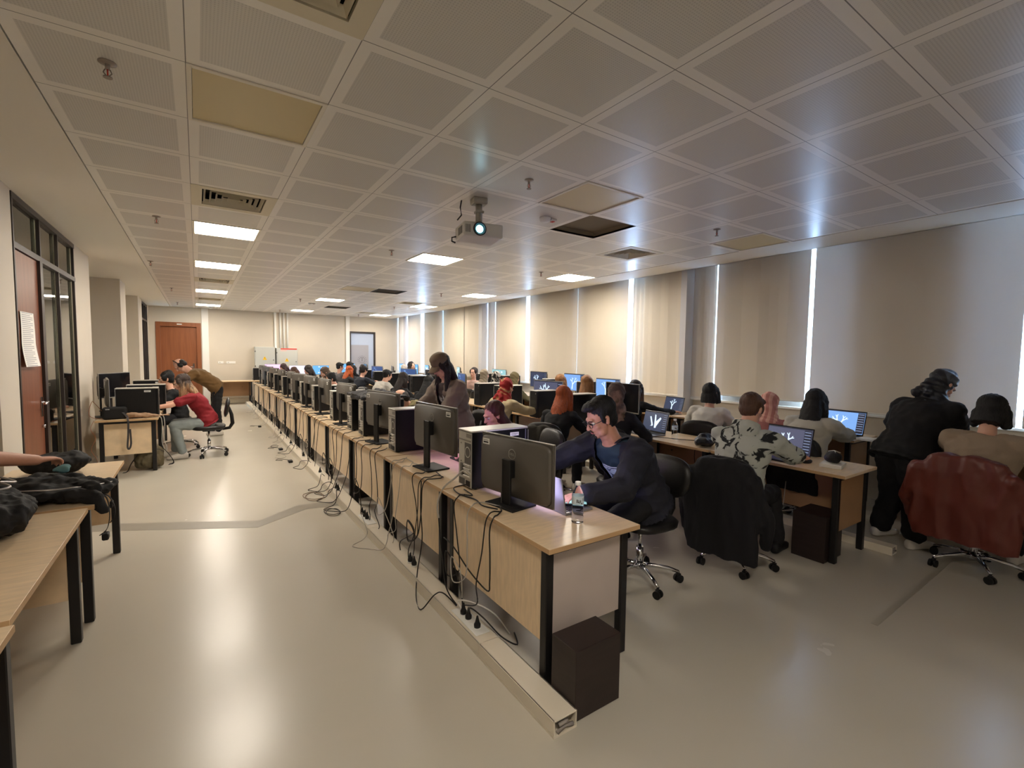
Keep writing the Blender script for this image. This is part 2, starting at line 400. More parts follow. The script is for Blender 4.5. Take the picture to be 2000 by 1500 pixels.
# sprinklers
sp_m = mat('dull chrome sprinkler', (150, 138, 130), .4, metal=.2)
SPR = [(-.3, 2.8, 'hanging over the top left corner'), (-.29, 5.65, 'in the left ceiling strip before the first lit panel'), (2.03, 2.83, 'just in front of the projector'), (4.31, 2.8, 'close to the unlit panel by the windows'), (2.02, 5.7, 'left of the lit panel in the middle row'), (4.39, 5.77, 'left of the lit panel near the windows'), (4.28, 9.07, 'beside the second lit panel near the windows'), (2.07, 12.15, 'left of the second lit panel in mid room'), (-.52, 8.49, 'in the left strip by the second lit panel'), (4.49, 12.47, 'in the far right part of the ceiling'), (-.4, 11.8, 'in the left strip by the third lit panel'), (-.4, 15.2, 'in the left strip near the far wall'), (2.1, 15.7, 'near the far wall above the white pipes'), (4.43, 15.67, 'near the far glass door')]
for k, (x, y, lb) in enumerate(SPR):
    t = thing('ceiling_sprinkler', 'small metal fire sprinkler '+lb, 'sprinkler', (x, y, ZC), 0, 'fire sprinklers in the ceiling')
    a = MB(); a.lathe([(.034, 0), (.034, -.004), (.012, -.008)], 16); a.build('cover_plate', sp_m, t)
    a = MB(); a.cyl((0, 0, -.004), (0, 0, -.03), .009); a.tube([(-.009, 0, -.03), (-.015, 0, -.045), (0, 0, -.062)], .0025); a.tube([(.009, 0, -.03), (.015, 0, -.045), (0, 0, -.062)], .0025); a.cyl((0, 0, -.062), (0, 0, -.066), .017); a.cyl((0, 0, -.03), (0, 0, -.06), .003, mi=1)
    a.build('sprinkler_head', [sp_m, red_m], t)
# smoke detector
for x, y, lb in ((2.70, 3.5, 'white smoke detector with small red sounder beside it on the ceiling'), (2.45, 13.0, 'small white smoke detector far back in mid ceiling'), (.35, 16.2, 'small white smoke detector by the far wall')):
    t = thing('smoke_detector', lb, 'smoke detector', (x, y, ZC))
    a = MB(); a.lathe([(.052, 0), (.052, -.012), (.046, -.03), (.03, -.04), (.012, -.044)], 24); a.lathe([(.0465, -.02), (.048, -.024), (.0465, -.028)], 24, mi=1, cap=False); a.build('housing', [whitep, plast], t)
    a = MB(); a.box((.055, -.03, -.022), (.12, .03, 0), .006); a.box((.07, -.02, -.024), (.105, .02, -.0218), mi=1); a.build('sounder', [whitep, red_m], t)
# projector, lens towards the camera end
P = Vector((1.94, 3.4, ZC))
t = thing('ceiling_projector', 'white ceiling projector with glowing blue lens on a grey bracket', 'projector', P, math.radians(-12))
a = MB(); a.box((-.06, -.05, -.05), (.06, .05, -.0), .006); a.cyl((0, 0, -.05), (0, 0, -.2), .028); a.box((-.035, -.03, -.12), (.035, .03, -.1), .004); a.box((-.09, -.02, -.215), (.09, .02, -.195), .004); a.build('bracket', mat('grey bracket paint', (168, 164, 154), .45), t)
a = MB(); a.box((-.165, -.13, -.335), (.165, .13, -.225), .014, seg=3)
for k in range(7): a.box((-.1665, -.09+k*.018, -.31), (-.164, -.081+k*.018, -.25), mi=1)
for k in range(5): a.box((-.15+k*.009, -.1315, -.31), (-.146+k*.009, -.129, -.25), mi=1)
a.build('body', [mat('projector white', (205, 202, 196), .45), plast2], t)
ML = Matrix.Translation((-.035, -.128, -.278)) @ Matrix.Rotation(PI/2, 4, 'X')
a = MB(); a.lathe([(.052, 0), (.054, .012), (.045, .018), (.042, .004)], 28, ML, cap=False); a.lathe([(.05, .0), (.05, .002)], 28, ML); a.build('lens_ring', plast, t)
a = MB(); a.lathe([(.03, .003), (.026, .009), (.012, .012)], 24, ML); a.build('lens', mat('lit projector lens', (60, 140, 170), .1, emit=(110, 225, 255), estr=2.2), t)
a = MB(); a.lathe([(.012, .0125), (.006, .014)], 16, Matrix.Translation((-.04, -.128, -.275)) @ Matrix.Rotation(PI/2, 4, 'X')); a.build('lamp_glow', mat('bright lens core', (200, 240, 255), .1, emit=(220, 250, 255), estr=14), t)
a = MB(); a.tube([(.04, .02, -.225), (.05, .03, -.19), (.09, .03, -.185), (.12, .03, -.21), (.11, .04, -.226)], .004); a.tube([(-.12, .1, -.0), (-.13, .1, -.06), (-.12, .1, -.12), (-.15, .12, -.16)], .006); a.tube([(-.165, .1, -.3), (-.2, .1, -.31), (-.2, .1, -.34), (-.17, .1, -.35)], .007)
a.build('cable', cableb, t)
ld = bpy.data.lights.new('projector_beam', 'SPOT'); ld.energy = PROJ; ld.color = (.72, .86, 1); ld.spot_size = math.radians(28); ld.spot_blend = .25; ld.shadow_soft_size = .03
lo = bpy.data.objects.new('projector_beam', ld); COL.objects.link(lo); lo.parent = t; lo.location = (-.035, -.16, -.278); lo.rotation_euler = (math.radians(82), 0, PI)
tag(thing('projection_screen', 'white pull-down projection screen behind the camera', 'screen', (1.9, YB+.04, 0)), None, None)
scr = bpy.data.objects['projection_screen']; a = MB(); a.box((-1.3, 0, .75), (1.3, .01, 2.55)); a.build('screen_sheet', mat('matt white screen', (235, 235, 235), .9), scr); a = MB(); a.box((-1.36, 0, 2.55), (1.36, .08, 2.64), .01); a.build('screen_housing', whitep, scr)

# ---------------- walls
mb = MB(); mb.box((-2.6, YB-.1, 0), (6.5, YB, ZC+.4)); struct('wall_back', mb, wall_m)
mb = MB()  # far wall with two openings
for x0, x1, z0, z1 in ((-2.6, -.97, 0, ZC+.4), (-.97, .11, 2.40, ZC+.4), (.11, 4.44, 0, ZC+.4), (4.44, 5.34, 2.33, ZC+.4), (5.34, 6.5, 0, ZC+.4)): mb.box((x0, YF, z0), (x1, YF+.15, z1))
struct('wall_far', mb, wall_m)
# left wall: near glazed part, recesses, pilasters
mb = MB()
mb.box((-2.5, YB, 0), (-2.3, 5.0, ZC+.4)); mb.box((-2.3, 4.9, 0), (XL, 5.0, ZC+.4)); mb.box((-1.3, 5.0, 0), (XL, 5.36, ZC+.4)); mb.box((-1.3, 7.64, 0), (XL, 8.6, ZC+.4)); mb.box((-1.3, 5.36, 2.82), (XL, 7.64, ZC+.4))
mb.box((-2.5, 8.5, 0), (-1.3, 8.6, ZC+.4)); mb.box((-2.6, 8.5, 0), (-2.4, 15.8, ZC+.4))
mb.box((-2.4, 10.95, 0), (-1.12, 11.7, ZC+.4)); mb.box((-2.4, 14.0, 0), (-1.12, 14.9, ZC+.4))
mb.box((-2.4, 14.9, 2.82), (-1.15, 16.8, ZC+.4)); mb.box((-1.3, 16.5, 0), (-1.12, 16.8, ZC+.4))
struct('wall_left', mb, wall_m)
skirt = mat('grey stone skirting', (168, 160, 148), .4)
mb = MB(); mb.box((XL-.0, 7.64, 0), (XL+.012, 8.61, .09)); mb.box((-2.4, 10.938, 0), (-1.12, 10.95, .09)); mb.box((-1.12, 10.938, 0), (-1.108, 11.7, .09)); mb.box((XL, 5.0, 0), (XL+.012, 5.36, .09)); struct('baseboard_left', mb, skirt)
mb = MB(); mb.box((.3, YF-.012, 0), (4.4, YF, .09)); mb.box((5.36, YF-.012, 0), (6.3, YF, .09)); struct('baseboard_far', mb, skirt)
mb = MB(); mb.box((.3, 16.55, 0), (4.2, 16.78, .13), .01); struct('trim_7', mb, mat('cream ledge', (206, 194, 172), .6), label='low ledge along the foot of the far wall')
# glazed door unit in left wall  Y 5.36..7.64
frame_m = mat('dark brown aluminium frame', (48, 40, 38), .4)
doorw = mat('brown wood veneer', (122, 72, 50), .38, var=.16, vscale=3, stretch=(6, 6, .6))
d1 = bpy.data.objects.new('door_1', None); COL.objects.link(d1); d1.location = (XL, 5.36, 0); d1['kind'] = 'structure'; d1['label'] = 'brown wooden door in a dark glazed frame on the left wall'
a = MB(); F = .05
for y in (0, .78, 1.46, 2.28-F): a.box((-.018, y+.008, 0), (.006, y+F-.012, 2.82))
for z in (2.38, 2.82-F): a.box((-.034, 0, z), (.009, 2.28, z+F))
a.box((-.034, .83, 0), (.009, 2.28, .09))
a.box((-.065, .70, 0), (.018, .79, 2.38))
a.build('door_frame', frame_m, d1)
a = MB(); a.box((-.05, .05, .01), (-.005, .71, 2.375), .003); lf = a.build('door_leaf', doorw, d1)
a = MB(); a.box((-.004, .60, .95), (.004, .64, 1.13), .002); a.cyl((.0, .62, 1.08), (.05, .62, 1.08), .009); a.cyl((.045, .62, 1.08), (.045, .5, 1.075), .009); a.cyl((0, .62, .86), (.02, .62, .86), .014); a.build('door_handle', chrome, lf)
gl_l = pane('slightly mirrored interior glass', (225, 232, 226), .12)
a = MB()
for y0, y1 in ((.83, 1.46), (1.51, 2.23)): a.box((-.03, y0, .09), (-.024, y1, 2.38))
for y0, y1 in ((.05, .78), (.83, 1.46), (1.51, 2.23)): a.box((-.03, y0, 2.43), (-.024, y1, 2.77))
a.build('glass_panes', gl_l, d1)
# room behind the glass
mb = MB(); mb.box((-2.6, 5.0, 0), (-2.5, 8.5, ZC+.1)); struct('wall_corridor', mb, mat('corridor wall paint', (200, 205, 196), .8))
t = thing('ceiling_light', 'ceiling light of the room behind the glazed door', 'ceiling light', (-1.85, 6.6, ZC-.004)); a = MB(); a.box((-.3, -.3, -.03), (.3, .3, 0), .004); a.build('frame', frm, t); a = MB(); a.box((-.27, -.27, -.034), (.27, .27, -.0302)); a.build('diffuser', mat('dim lit diffuser', (200, 200, 196), .4, emit=(255, 240, 214), estr=2.6), t)  # unseen lamp added so the room behind the glass looks lit
# sheet of paper on the door
mb = MB()
N_ = 14; vs = []
for k in range(N_+1): vs.append((1.88-.46*k/N_, .006+.018*max(0, (k/N_-.55))**1.3*4, .012*math.sin(k/N_*5)))
for k in range(N_):
    z0, b0, s0 = vs[k]; z1, b1, s1 = vs[k+1]; e0, e1 = .05*max(0, k-1)/N_, .05*k/N_
    mb.prism([(XL+.0+b0-.004, 5.46+s0, z0), (XL+b0+.004, 5.80+s0+e0, z0), (XL+b1+.004, 5.80+s1+e1, z1), (XL+b1-.004, 5.46+s1, z1)], (.0006, 0, 0))
    for q in (.25, .75):
        z = z0+(z1-z0)*q; bb = b0+(b1-b0)*q; ss = s0+(s1-s0)*q
        mb.prism([(XL+bb-.0012, 5.49+ss, z+.003), (XL+bb+.0042, 5.76+ss-(.07 if (k+int(q*4)) % 3 == 0 else 0), z+.003), (XL+bb+.0042, 5.76+ss-(.07 if (k+int(q*4)) % 3 == 0 else 0), z-.003), (XL+bb-.0012, 5.49+ss, z-.003)], (.0007, 0, 0), mi=1)
pm = [paper, mat('faint printed lines', (176, 176, 180), .7)]
tag(mb.build('notice_sheet', pm), 'printed white paper notice taped to the brown door', 'paper')
# second glazed unit, far left Y 14.9..16.5
d2 = bpy.data.objects.new('door_2', None); COL.objects.link(d2); d2.location = (-1.14, 14.9, 0); d2['kind'] = 'structure'; d2['label'] = 'far glazed partition with dark frame on the left wall'
a = MB()
for y in (0, .55, 1.1, 1.55): a.box((-.06, y, 0), (.012, y+F, 2.82))
for z in (2.35, 2.77): a.box((-.059, 0, z), (.011, 1.6, z+F))
a.build('door_frame', frame_m, d2); a = MB(); a.box((-.03, .05, .05), (-.024, 1.55, 2.35)); a.box((-.03, .05, 2.4), (-.024, 1.55, 2.77)); a.build('glass_panes', gl_l, d2)
a = MB(); a.box((-.05, 1.15, .02), (-.01, 1.54, 2.34)); a.build('door_leaf', mat('very dark door leaf', (40, 36, 36), .4), d2)
# far brown door
doorf = mat('orange brown wood door', (142, 84, 50), .4, var=.14, vscale=2.5, stretch=(7, 7, .5))
d3 = bpy.data.objects.new('door_3', None); COL.objects.link(d3); d3.location = (-.97, YF, 0); d3['kind'] = 'structure'; d3['label'] = 'wooden door in the far wall'
a = MB(); a.box((0, -.02, 0), (.11, .15, 2.40), .004); a.box((.97, -.02, 0), (1.08, .15, 2.40), .004); a.box((.11, -.02, 2.28), (.97, .15, 2.40), .004); a.build('door_frame', doorf, d3)
a = MB(); a.box((.11, .05, .01), (.97, .09, 2.28)); lf = a.build('door_leaf', doorf, d3)
a = MB(); a.box((.86, .04, 1.0), (.9, .05, 1.2)); a.cyl((.88, .05, 1.1), (.88, 0, 1.1), .01); a.cyl((.88, .0, 1.1), (.76, .0, 1.1), .01); a.build('door_handle', chrome, lf)
a = MB(); a.box((.5, -.024, 2.33), (.62, -.02, 2.36)); a.build('door_plate', sticker, d3)
# far glass door with frosted lower panel and round emblem
d4 = bpy.data.objects.new('door_4', None); COL.objects.link(d4); d4.location = (4.44, YF, 0); d4['kind'] = 'structure'; d4['label'] = 'far glass door with frosted sheet and round emblem'
a = MB(); a.box((0, -.02, 0), (.04, .1, 2.33)); a.box((.84, -.02, 0), (.90, .1, 2.33)); a.box((.04, -.02, 2.27), (.84, .1, 2.33)); a.build('door_frame', frame_m, d4)
a = MB(); a.box((.04, .03, .02), (.84, .04, 2.27)); a.build('glass_leaf', mat('door glass', (176, 190, 214), .1, spec=.7), d4)
a = MB(); a.box((.04, .026, .02), (.66, .031, 1.86)); a.build('frosted_panel', mat('frosted film', (160, 160, 168), .6), d4)
a = MB(); MR = Matrix.Translation((.43, .024, 1.33)) @ Matrix.Rotation(PI/2, 4, 'X')
for r_ in (.155, .11):
    for k in range(26):
        if r_ > .12 and k % 2: continue
        t0, t1 = 2*PI*k/26, 2*PI*(k+1.0)/26
        a.prism([MR @ Vector(((r_)*math.cos(t0), r_*math.sin(t0), 0)), MR @ Vector((r_*math.cos(t1), r_*math.sin(t1), 0)), MR @ Vector(((r_-.012)*math.cos(t1), (r_-.012)*math.sin(t1), 0)), MR @ Vector(((r_-.012)*math.cos(t0), (r_-.012)*math.sin(t0), 0))], (0, -.002, 0))
a.box((.40, .022, 1.27), (.415, .025, 1.4)); a.box((.445, .022, 1.27), (.46, .025, 1.4)); a.box((.38, .022, 1.4), (.48, .025, 1.41))
a.build('emblem', mat('grey emblem print', (110, 108, 112), .6), d4)
mb = MB(); mb.box((4.2, YF+.15, 0), (5.6, YF+.2, 2.6)); struct('wall_beyond', mb, wall_m)
# vertical trunkings on far wall
mb = MB(); mb.box((.13, YF-.05, 0), (.30, YF, ZC), .004); struct('trim_8', mb, trimw, label='white vertical casing beside the wooden door')
mb = MB(); mb.box((4.30, YF-.05, 0), (4.43, YF, ZC), .004); struct('trim_9', mb, trimw, label='white vertical casing beside the glass door')
for k in range(4):
    a = MB(); a.cyl((2.14+k*.105, YF-.03, 1.70), (2.14+k*.105, YF-.03, ZC), .026, n=12) if k else a.box((2.07, YF-.06, 1.7), (2.13, YF, ZC), .004)
    tag(a.build('conduit_pipe', trimw), ['square white vertical conduit left of the round pipes', 'round white conduit pipe next to the square one', 'middle round white conduit pipe on the far wall', 'rightmost white conduit pipe on the far wall'][k], 'pipe', 'white conduits above the electrical cabinets')
boxm = mat('light grey cabinet paint', (190, 192, 186), .45)
def ecab(x0, x1, z0, z1, label, stripe):
    t = thing('electrical_cabinet', label, 'electrical box', (x0, YF, z0)); w_, h_ = x1-x0, z1-z0
    a = MB(); a.box((0, -.2, 0), (w_, 0, h_), .006); a.build('housing', boxm, t)
    a = MB(); a.box((.015, -.212, .015), (w_-.015, -.198, h_-.015), .003); dr = a.build('door', boxm, t)
    a = MB(); a.cyl((w_-.05, -.212, h_*.42), (w_-.05, -.225, h_*.42), .014); a.box((w_-.055, -.235, h_*.40), (w_-.045, -.222, h_*.44)); a.build('latch', plast, dr)
    for z in (h_*.15, h_*.8):
        a = MB(); a.cyl((.012, -.215, z-.02), (.012, -.215, z+.02), .011); a.build('hinge', plast, dr)
    cx, cz = w_*.48, h_*.5
    a = MB(); a.prism([(cx-.05, -.2125, cz-.03), (cx+.05, -.2125, cz-.03), (cx, -.2125, cz+.06)], (0, -.002, 0)); a.box((cx-.055, -.2145, cz-.055), (cx+.055, -.2125, cz-.033))
    a.prism([(cx+.004, -.215, cz+.035), (cx-.013, -.215, cz+.003), (cx-.002, -.215, cz+.003), (cx-.006, -.215, cz-.022), (cx+.013, -.215, cz+.012), (cx+.002, -.215, cz+.012)], (0, -.001, 0), mi=1)
    a.build('warning_sign', [yellow_m, inkm], dr)
    if stripe:
        a = MB(); a.box((.12, -.214, h_-.045), (w_-.02, -.2, h_-.005)); a.box((.12, -.2145, h_-.09), (.3, -.2, h_-.075), mi=1); a.build('red_strip', [red_m, mat('pink sticker', (240, 170, 160), .6)], dr)
ecab(1.49, 2.06, 1.02, 1.73, 'grey electrical cabinet with yellow warning sign, left one on the far wall', False)
ecab(2.10, 2.72, .95, 1.70, 'grey electrical cabinet with red strip along its top edge', True)
for x0, x1, lb in ((.52, .66, 'small white wall socket, left of the pair by the far door'), (.74, .98, 'white double wall socket plate on the far wall')):
    a = MB(); a.box((x0, YF-.012, 1.20), (x1, YF, 1.27), .003); a.cyl((x0+.05, YF-.012, 1.235), (x0+.05, YF-.015, 1.235), .02, mi=1); tag(a.build('wall_socket', [whitep, mat('socket shade', (200, 198, 190), .5)]), lb, 'socket')

# ---------------- right wall, windows and roller blinds
mb = MB(); mb.box((XR, YB, 0), (XR+.15, YF, .95)); mb.box((XR, YB, ZC+.25), (XR+.15, YF, ZC+.4)); mb.box((XR, YB, .95), (XR+.15, -.9, ZC+.3)); struct('wall_right', mb, wall_m)
mb = MB(); mb.box((XR-.06, YB, .93), (XR+.15, YF, .96), .004); struct('trim_10', mb, trimw, label='window sill under the blinds')
SEG = [(-.9, .915), (.96, 2.715), (2.76, 3.975), (4.02, 4.39), (4.50, 5.29), (5.30, 5.58), (5.65, 6.935), (6.965, 8.56), (8.68, 9.99), (10.06, 10.42), (10.60, 11.62), (11.68, 12.98), (13.06, 14.42), (14.72, 15.9), (16.32, 16.78)]
PIL = [(4.39, 4.49), (10.43, 10.59), (15.92, 16.3)]
mb = MB()
for y0, y1 in PIL: mb.box((6.06, y0, 0), (XR, y1, ZC+.26))
struct('trim_11', mb, mat('pale window pilaster', (222, 222, 226), .5), label='narrow white pilasters between the windows')
mb = MB()
for y0, y1 in ((-.6, .62), (1.36, 2.32), (2.86, 3.92), (4.12, 4.35), (4.52, 5.3), (5.9, 6.86), (7.05, 8.4), (8.9, 9.95), (10.7, 12.9), (13.2, 14.3)): mb.box((XR+.03, y0, .96), (XR+.15, y1, ZC+.27))  # unseen piers added so daylight glows through the blinds only near gaps
struct('trim_12', mb, mat('rough window pier', (190, 186, 178), .9), label='wall piers between the window openings, behind the blinds')
wfm = mat('white window frame', (210, 212, 216), .4)
wn = 0
for y0, y1 in ((-.9, 4.39), (4.49, 10.43), (10.59, 15.92), (16.3, 16.8)):
    wn += 1
    wo = bpy.data.objects.new('window_%d' % wn, None); COL.objects.link(wo); wo.location = (XR+.07, y0, .96); wo['kind'] = 'structure'
    a = MB(); L_ = y1-y0; n_ = max(1, round(L_/1.4))
    for k in range(n_+1): a.box((-.03, max(0, k*L_/n_-.03), 0), (.03, min(L_, k*L_/n_+.03), 2.15))
    a.box((-.029, 0, 0), (.029, L_, .06)); a.box((-.029, 0, 2.1), (.029, L_, 2.15)); a.build('window_frame', wfm, wo)
    a = MB(); a.box((-.004, 0, .06), (.004, L_, 2.1)); a.build('window_glass', pane('window glass', refl=.04, fres=False), wo)
bm_ = bpy.data.materials.new('beige roller blind fabric'); bm_.use_nodes = True; nt = bm_.node_tree; b = nt.nodes['Principled BSDF']
b.inputs['Base Color'].default_value = (*lin((236, 226, 208)), 1); b.inputs['Roughness'].default_value = .9
tcn = nt.nodes.new('ShaderNodeTexCoord'); nn = nt.nodes.new('ShaderNodeTexNoise'); nn.inputs['Scale'].default_value = 260; nt.links.new(tcn.outputs['Object'], nn.inputs['Vector'])
bpn = nt.nodes.new('ShaderNodeBump'); bpn.inputs['Strength'].default_value = .15; bpn.inputs['Distance'].default_value = .004; nt.links.new(nn.outputs[0], bpn.inputs['Height']); nt.links.new(bpn.outputs[0], b.inputs['Normal'])
tr = nt.nodes.new('ShaderNodeBsdfTranslucent'); tr.inputs[0].default_value = (*lin((190, 186, 186)), 1); mx = nt.nodes.new('ShaderNodeMixShader'); mx.inputs[0].default_value = .18
nt.links.new(b.outputs[0], mx.inputs[1]); nt.links.new(tr.outputs[0], mx.inputs[2]); nt.links.new(mx.outputs[0], nt.nodes['Material Output'].inputs[0])
BL = ['wide blind cut by the right edge of the photo', 'widest blind, behind the person in black headscarf', 'blind with a bright line under its lower edge', 'narrow blind strip right of the near pilaster', 'blind just left of the near white pilaster', 'narrow pale blind beside a bright gap, above the long-haired laptop user', 'blind between the two bright gaps above the branching tree screens', 'blind behind the monitor with the dark screen', 'blind right of the second white pilaster', 'narrow blind strip just right of the second pilaster', 'blind left of the second white pilaster', 'blind behind the cap of the standing woman', 'blind right of the far bright gap', 'blind left of the far bright gap', 'last narrow blind in the far corner']
for k, (y0, y1) in enumerate(SEG):
    x = 6.20 if k % 2 == 0 else 6.215
    if k in (3, 5, 9): x = 6.24
    zb = {2: 1.045}.get(k, .974)
    t = thing('roller_blind', 'beige roller blind: '+BL[k], 'blind', (x, y0, zb), 0, 'roller blinds along the window wall')
    a = MB(); n_ = 10; L_ = y1-y0
    pts = [(.006*math.sin(q*1.7+k)*(0 if q in (0, n_) else 1), L_*q/n_) for q in range(n_+1)]
    for q in range(n_): a.prism([(pts[q][0], pts[q][1], 0), (pts[q+1][0], pts[q+1][1], 0), (pts[q+1][0], pts[q+1][1], ZC+.16-zb), (pts[q][0], pts[q][1], ZC+.16-zb)], (.0015, 0, 0))
    bmesh.ops.remove_doubles(a.bm, verts=a.bm.verts[:], dist=1e-5)
    a.build('blind_fabric', bm_, t)
    a = MB(); a.box((-.006, 0, -.012), (.012, L_, .012), .004); a.build('bottom_bar', mat('blind bar', (226, 222, 214), .4), t)
    a = MB(); a.cyl((.0, 0, ZC+.18-zb), (.0, L_, ZC+.18-zb), .03); a.build('roller_tube', trimw, t)
# ================================================================== FURNITURE
DZ = .70
def make_desk(L, label, group, side_near=True, dark_modesty=False, legin=.05, D_=.60, z=DZ, side_m=None):
    t = thing('computer_desk', label, 'desk', (0, 0, 0), 0, group)
    a = MB(); a.box((0, 0, z-.024), (D_, L, z), .002); a.build('desktop', [beech], t)
    a = MB(); a.box((-.0006, .001, z-.0235), (.0004, L-.001, z-.001)); a.box((D_-.0004, .001, z-.0235), (D_+.0006, L-.001, z-.001)); a.box((.001, -.0006, z-.0235), (D_-.001, .0004, z-.001)); a.build('edge_band', beech_e, t)
    for x in (.025, D_-.075):
        for y in (legin, L-legin-.045):
            a = MB(); a.box((x, y, 0), (x+.045, y+.045, z-.024), .004); a.box((x+.004, y+.004, 0), (x+.041, y+.041, .006)); a.build('leg', blackm, t)
    a = MB(); a.box((.07, legin+.01, z-.06), (D_-.075, legin+.04, z-.0245)); a.box((.07, L-legin-.04, z-.06), (D_-.075, L-legin-.01, z-.0245)); a.box((.035, legin+.045, z-.055), (.06, L-legin-.045, z-.0245)); a.build('frame_rail', blackm, t)
    a = MB(); a.box((.030, legin+.046, .22), (.046, L-legin-.046, z-.026), .001); a.box((.0465, legin+.046, .221), (.048, L-legin-.046, z-.027), mi=1)
    for y in (L*.25, L*.75): a.cyl((.047, y, .5), (.056, y, .5), .008, mi=2)
    a.build('modesty_panel', [beech if not dark_modesty else panelb, panelb, blackm], t)
    for k, y in enumerate((legin+.014, L-legin-.030)):
        a = MB(); a.box((.072, y, .24), (D_-.077, y+.016, z-.06), .001); a.build('side_panel', [side_m or (panelw if k == 0 else panelb)], t)
    return t
# ---- row along the aisle (front row), 13 desks
desk0 = make_desk(1.10, 'nearest beech desk of the long aisle row, standing by the brown box', 'desks of the aisle row')
desk0.location = (1.29, 1.60, 0)
for k in range(1, 12):
    dup(desk0, (1.29, 1.60+1.12*k, 0), 0, '%s beech desk from the near end of the long aisle row with the white trunking' % ORD[k])
# ---- middle row: users on the aisle side
for k in range(0, 12):
    d = dup(desk0, (4.58, 1.46+1.12*(k+1)-.02, 0), PI, '%s beech desk from the near end of the middle row' % ORD[k] if k else 'nearest desk of the middle row, under the gaming laptop', 'desks of the middle row')
# ---- window row
desk3 = make_desk(1.10, 'second desk of the window row, under the laptop of the person with black hair', 'desks of the window row', dark_modesty=True, z=.74)
desk3.location = (6.16, 3.08, 0); desk3.rotation_euler = (0, 0, PI)
dup(desk3, (6.16, 1.62, 0), PI, 'nearest desk of the window row, in front of the woman in the beige sweater')
for k in range(1, 12):
    dup(desk3, (6.16, 3.08+1.12*k, 0), PI, '%s desk from the near end of the window row' % ORD[k+1])
# ---- left desks
deskL = make_desk(1.30, 'desk at left under the black bags', 'desks along the left wall', legin=.07, D_=.62, side_m=beech)
deskL.location = (-1.12, 3.44, 0); deskL['label'] = 'third desk along the left wall, where the bare forearm rests'
dup(deskL, (-1.14, 2.10, 0), 0, 'second desk along the left wall, with black coats hanging over its end')
dup(deskL, (-1.12, .76, 0), 0, 'nearest desk at the lower left edge of the photo')
for c in deskL.children: pass
deskB = dup(deskL, (-1.06, 7.55, 0), 0, 'desk with the black pouch and brown cloth, in front of the red shirt woman')
dup(deskL, (-1.06, 8.9, 0), 0, 'desk behind the one with the black pouch')
# ---- far wall desks
for k, (x, lb) in enumerate(((.30, 'empty beech desk against the far wall beside the wooden door'), (1.42, 'far wall desk under the electrical cabinets, with a black computer on its left end'), (2.54, 'far wall desk right of the electrical cabinets'))):
    dup(desk0, (x, 16.52, 0), -PI/2, lb, 'desks against the far wall')
# ---- brown boxes under desks
def brown_box(w_, d_, h_, loc, label):
    t = thing('pedestal_box', label, 'box', loc)
    a = MB(); a.box((0, 0, 0), (w_, d_, h_), .003); a.build('carcass', wenge, t); return t
brown_box(.27, .165, .315, (1.305, 1.425, 0), 'dark brown wooden box at the near end of the aisle row')
brown_box(.30, .24, .36, (3.95, 1.56, 0), 'dark brown wooden box under the gaming laptop desk')
brown_box(.24, .24, .2, (1.38, 5.05, 0), 'small dark brown box deep under the aisle row')
# ---- white cable trunking on the floor
def trunk(loc, w_, h_, Ls, label, group=None):
    t = thing('cable_trunking', label, 'cable trunking', loc)
    a = MB(); y = 0
    for L_ in Ls:
        a.box((0, y+.002, 0), (w_, y+L_-.002, .012), 0); a.box((0, y+.002, .012), (.007, y+L_-.002, h_), .0015); a.box((w_-.007, y+.002, .012), (w_, y+L_-.002, h_), .0015); a.box((-.001, y+.002, h_-.007), (w_+.001, y+L_-.002, h_), .002)
        y += L_
    a.build('casing', mat('ivory trunking plastic', (224, 214, 196), .4), t)
    a = MB(); a.tube([(.02, .004, .02), (w_*.5, .01, .03), (w_-.02, .004, .024)], .009); a.tube([(.03, .008, .045), (w_*.6, .004, .05)], .008); a.box((.01, .05, .013), (w_-.01, .06, h_-.01)); a.build('inner_wires', mat('grey wire ends', (150, 142, 136), .6), t)
    return t
tr1 = trunk((1.175, 1.405, 0), .125, .075, [.62]+[1.9]*7+[.9], 'long white floor cable trunking running beside the aisle desks')
trunk((4.595, 1.33, 0), .10, .065, [2.0]*6, 'white floor trunking under the middle row desks')
sk = MB(); sp_ = [(2.15, 1), (2.19, 0), (2.25, 1), (2.31, 1), (3.05, 1), (3.12, 1), (4.15, 1), (4.22, 1), (4.30, 1), (5.2, 1), (5.28, 1), (6.1, 1), (7.2, 1), (8.3, 1), (9.4, 1)]
for y_ in (.68, 2.6): a = MB(); a.box((.02, y_, .0755), (.105, y_+.3, .08), .002); a.build('socket_strip', whitep, tr1)
for k, (y, on) in enumerate(sp_):
    a = MB(); MT = Matrix.Translation((.0625, y-1.405, .08))
    a.lathe([(.022, -.004), (.022, .002), (.018, .003)], 16, MT, mi=0)
    pl_ = a.build('socket', [whitep], tr1)
    if on:
        a = MB(); a.lathe([(.018, .002), (.019, .02), (.013, .03), (.008, .05), (.005, .065)], 12, MT); a.build('plug', plastm, pl_)
        pl_.children[0]['label'] = 'black plug'

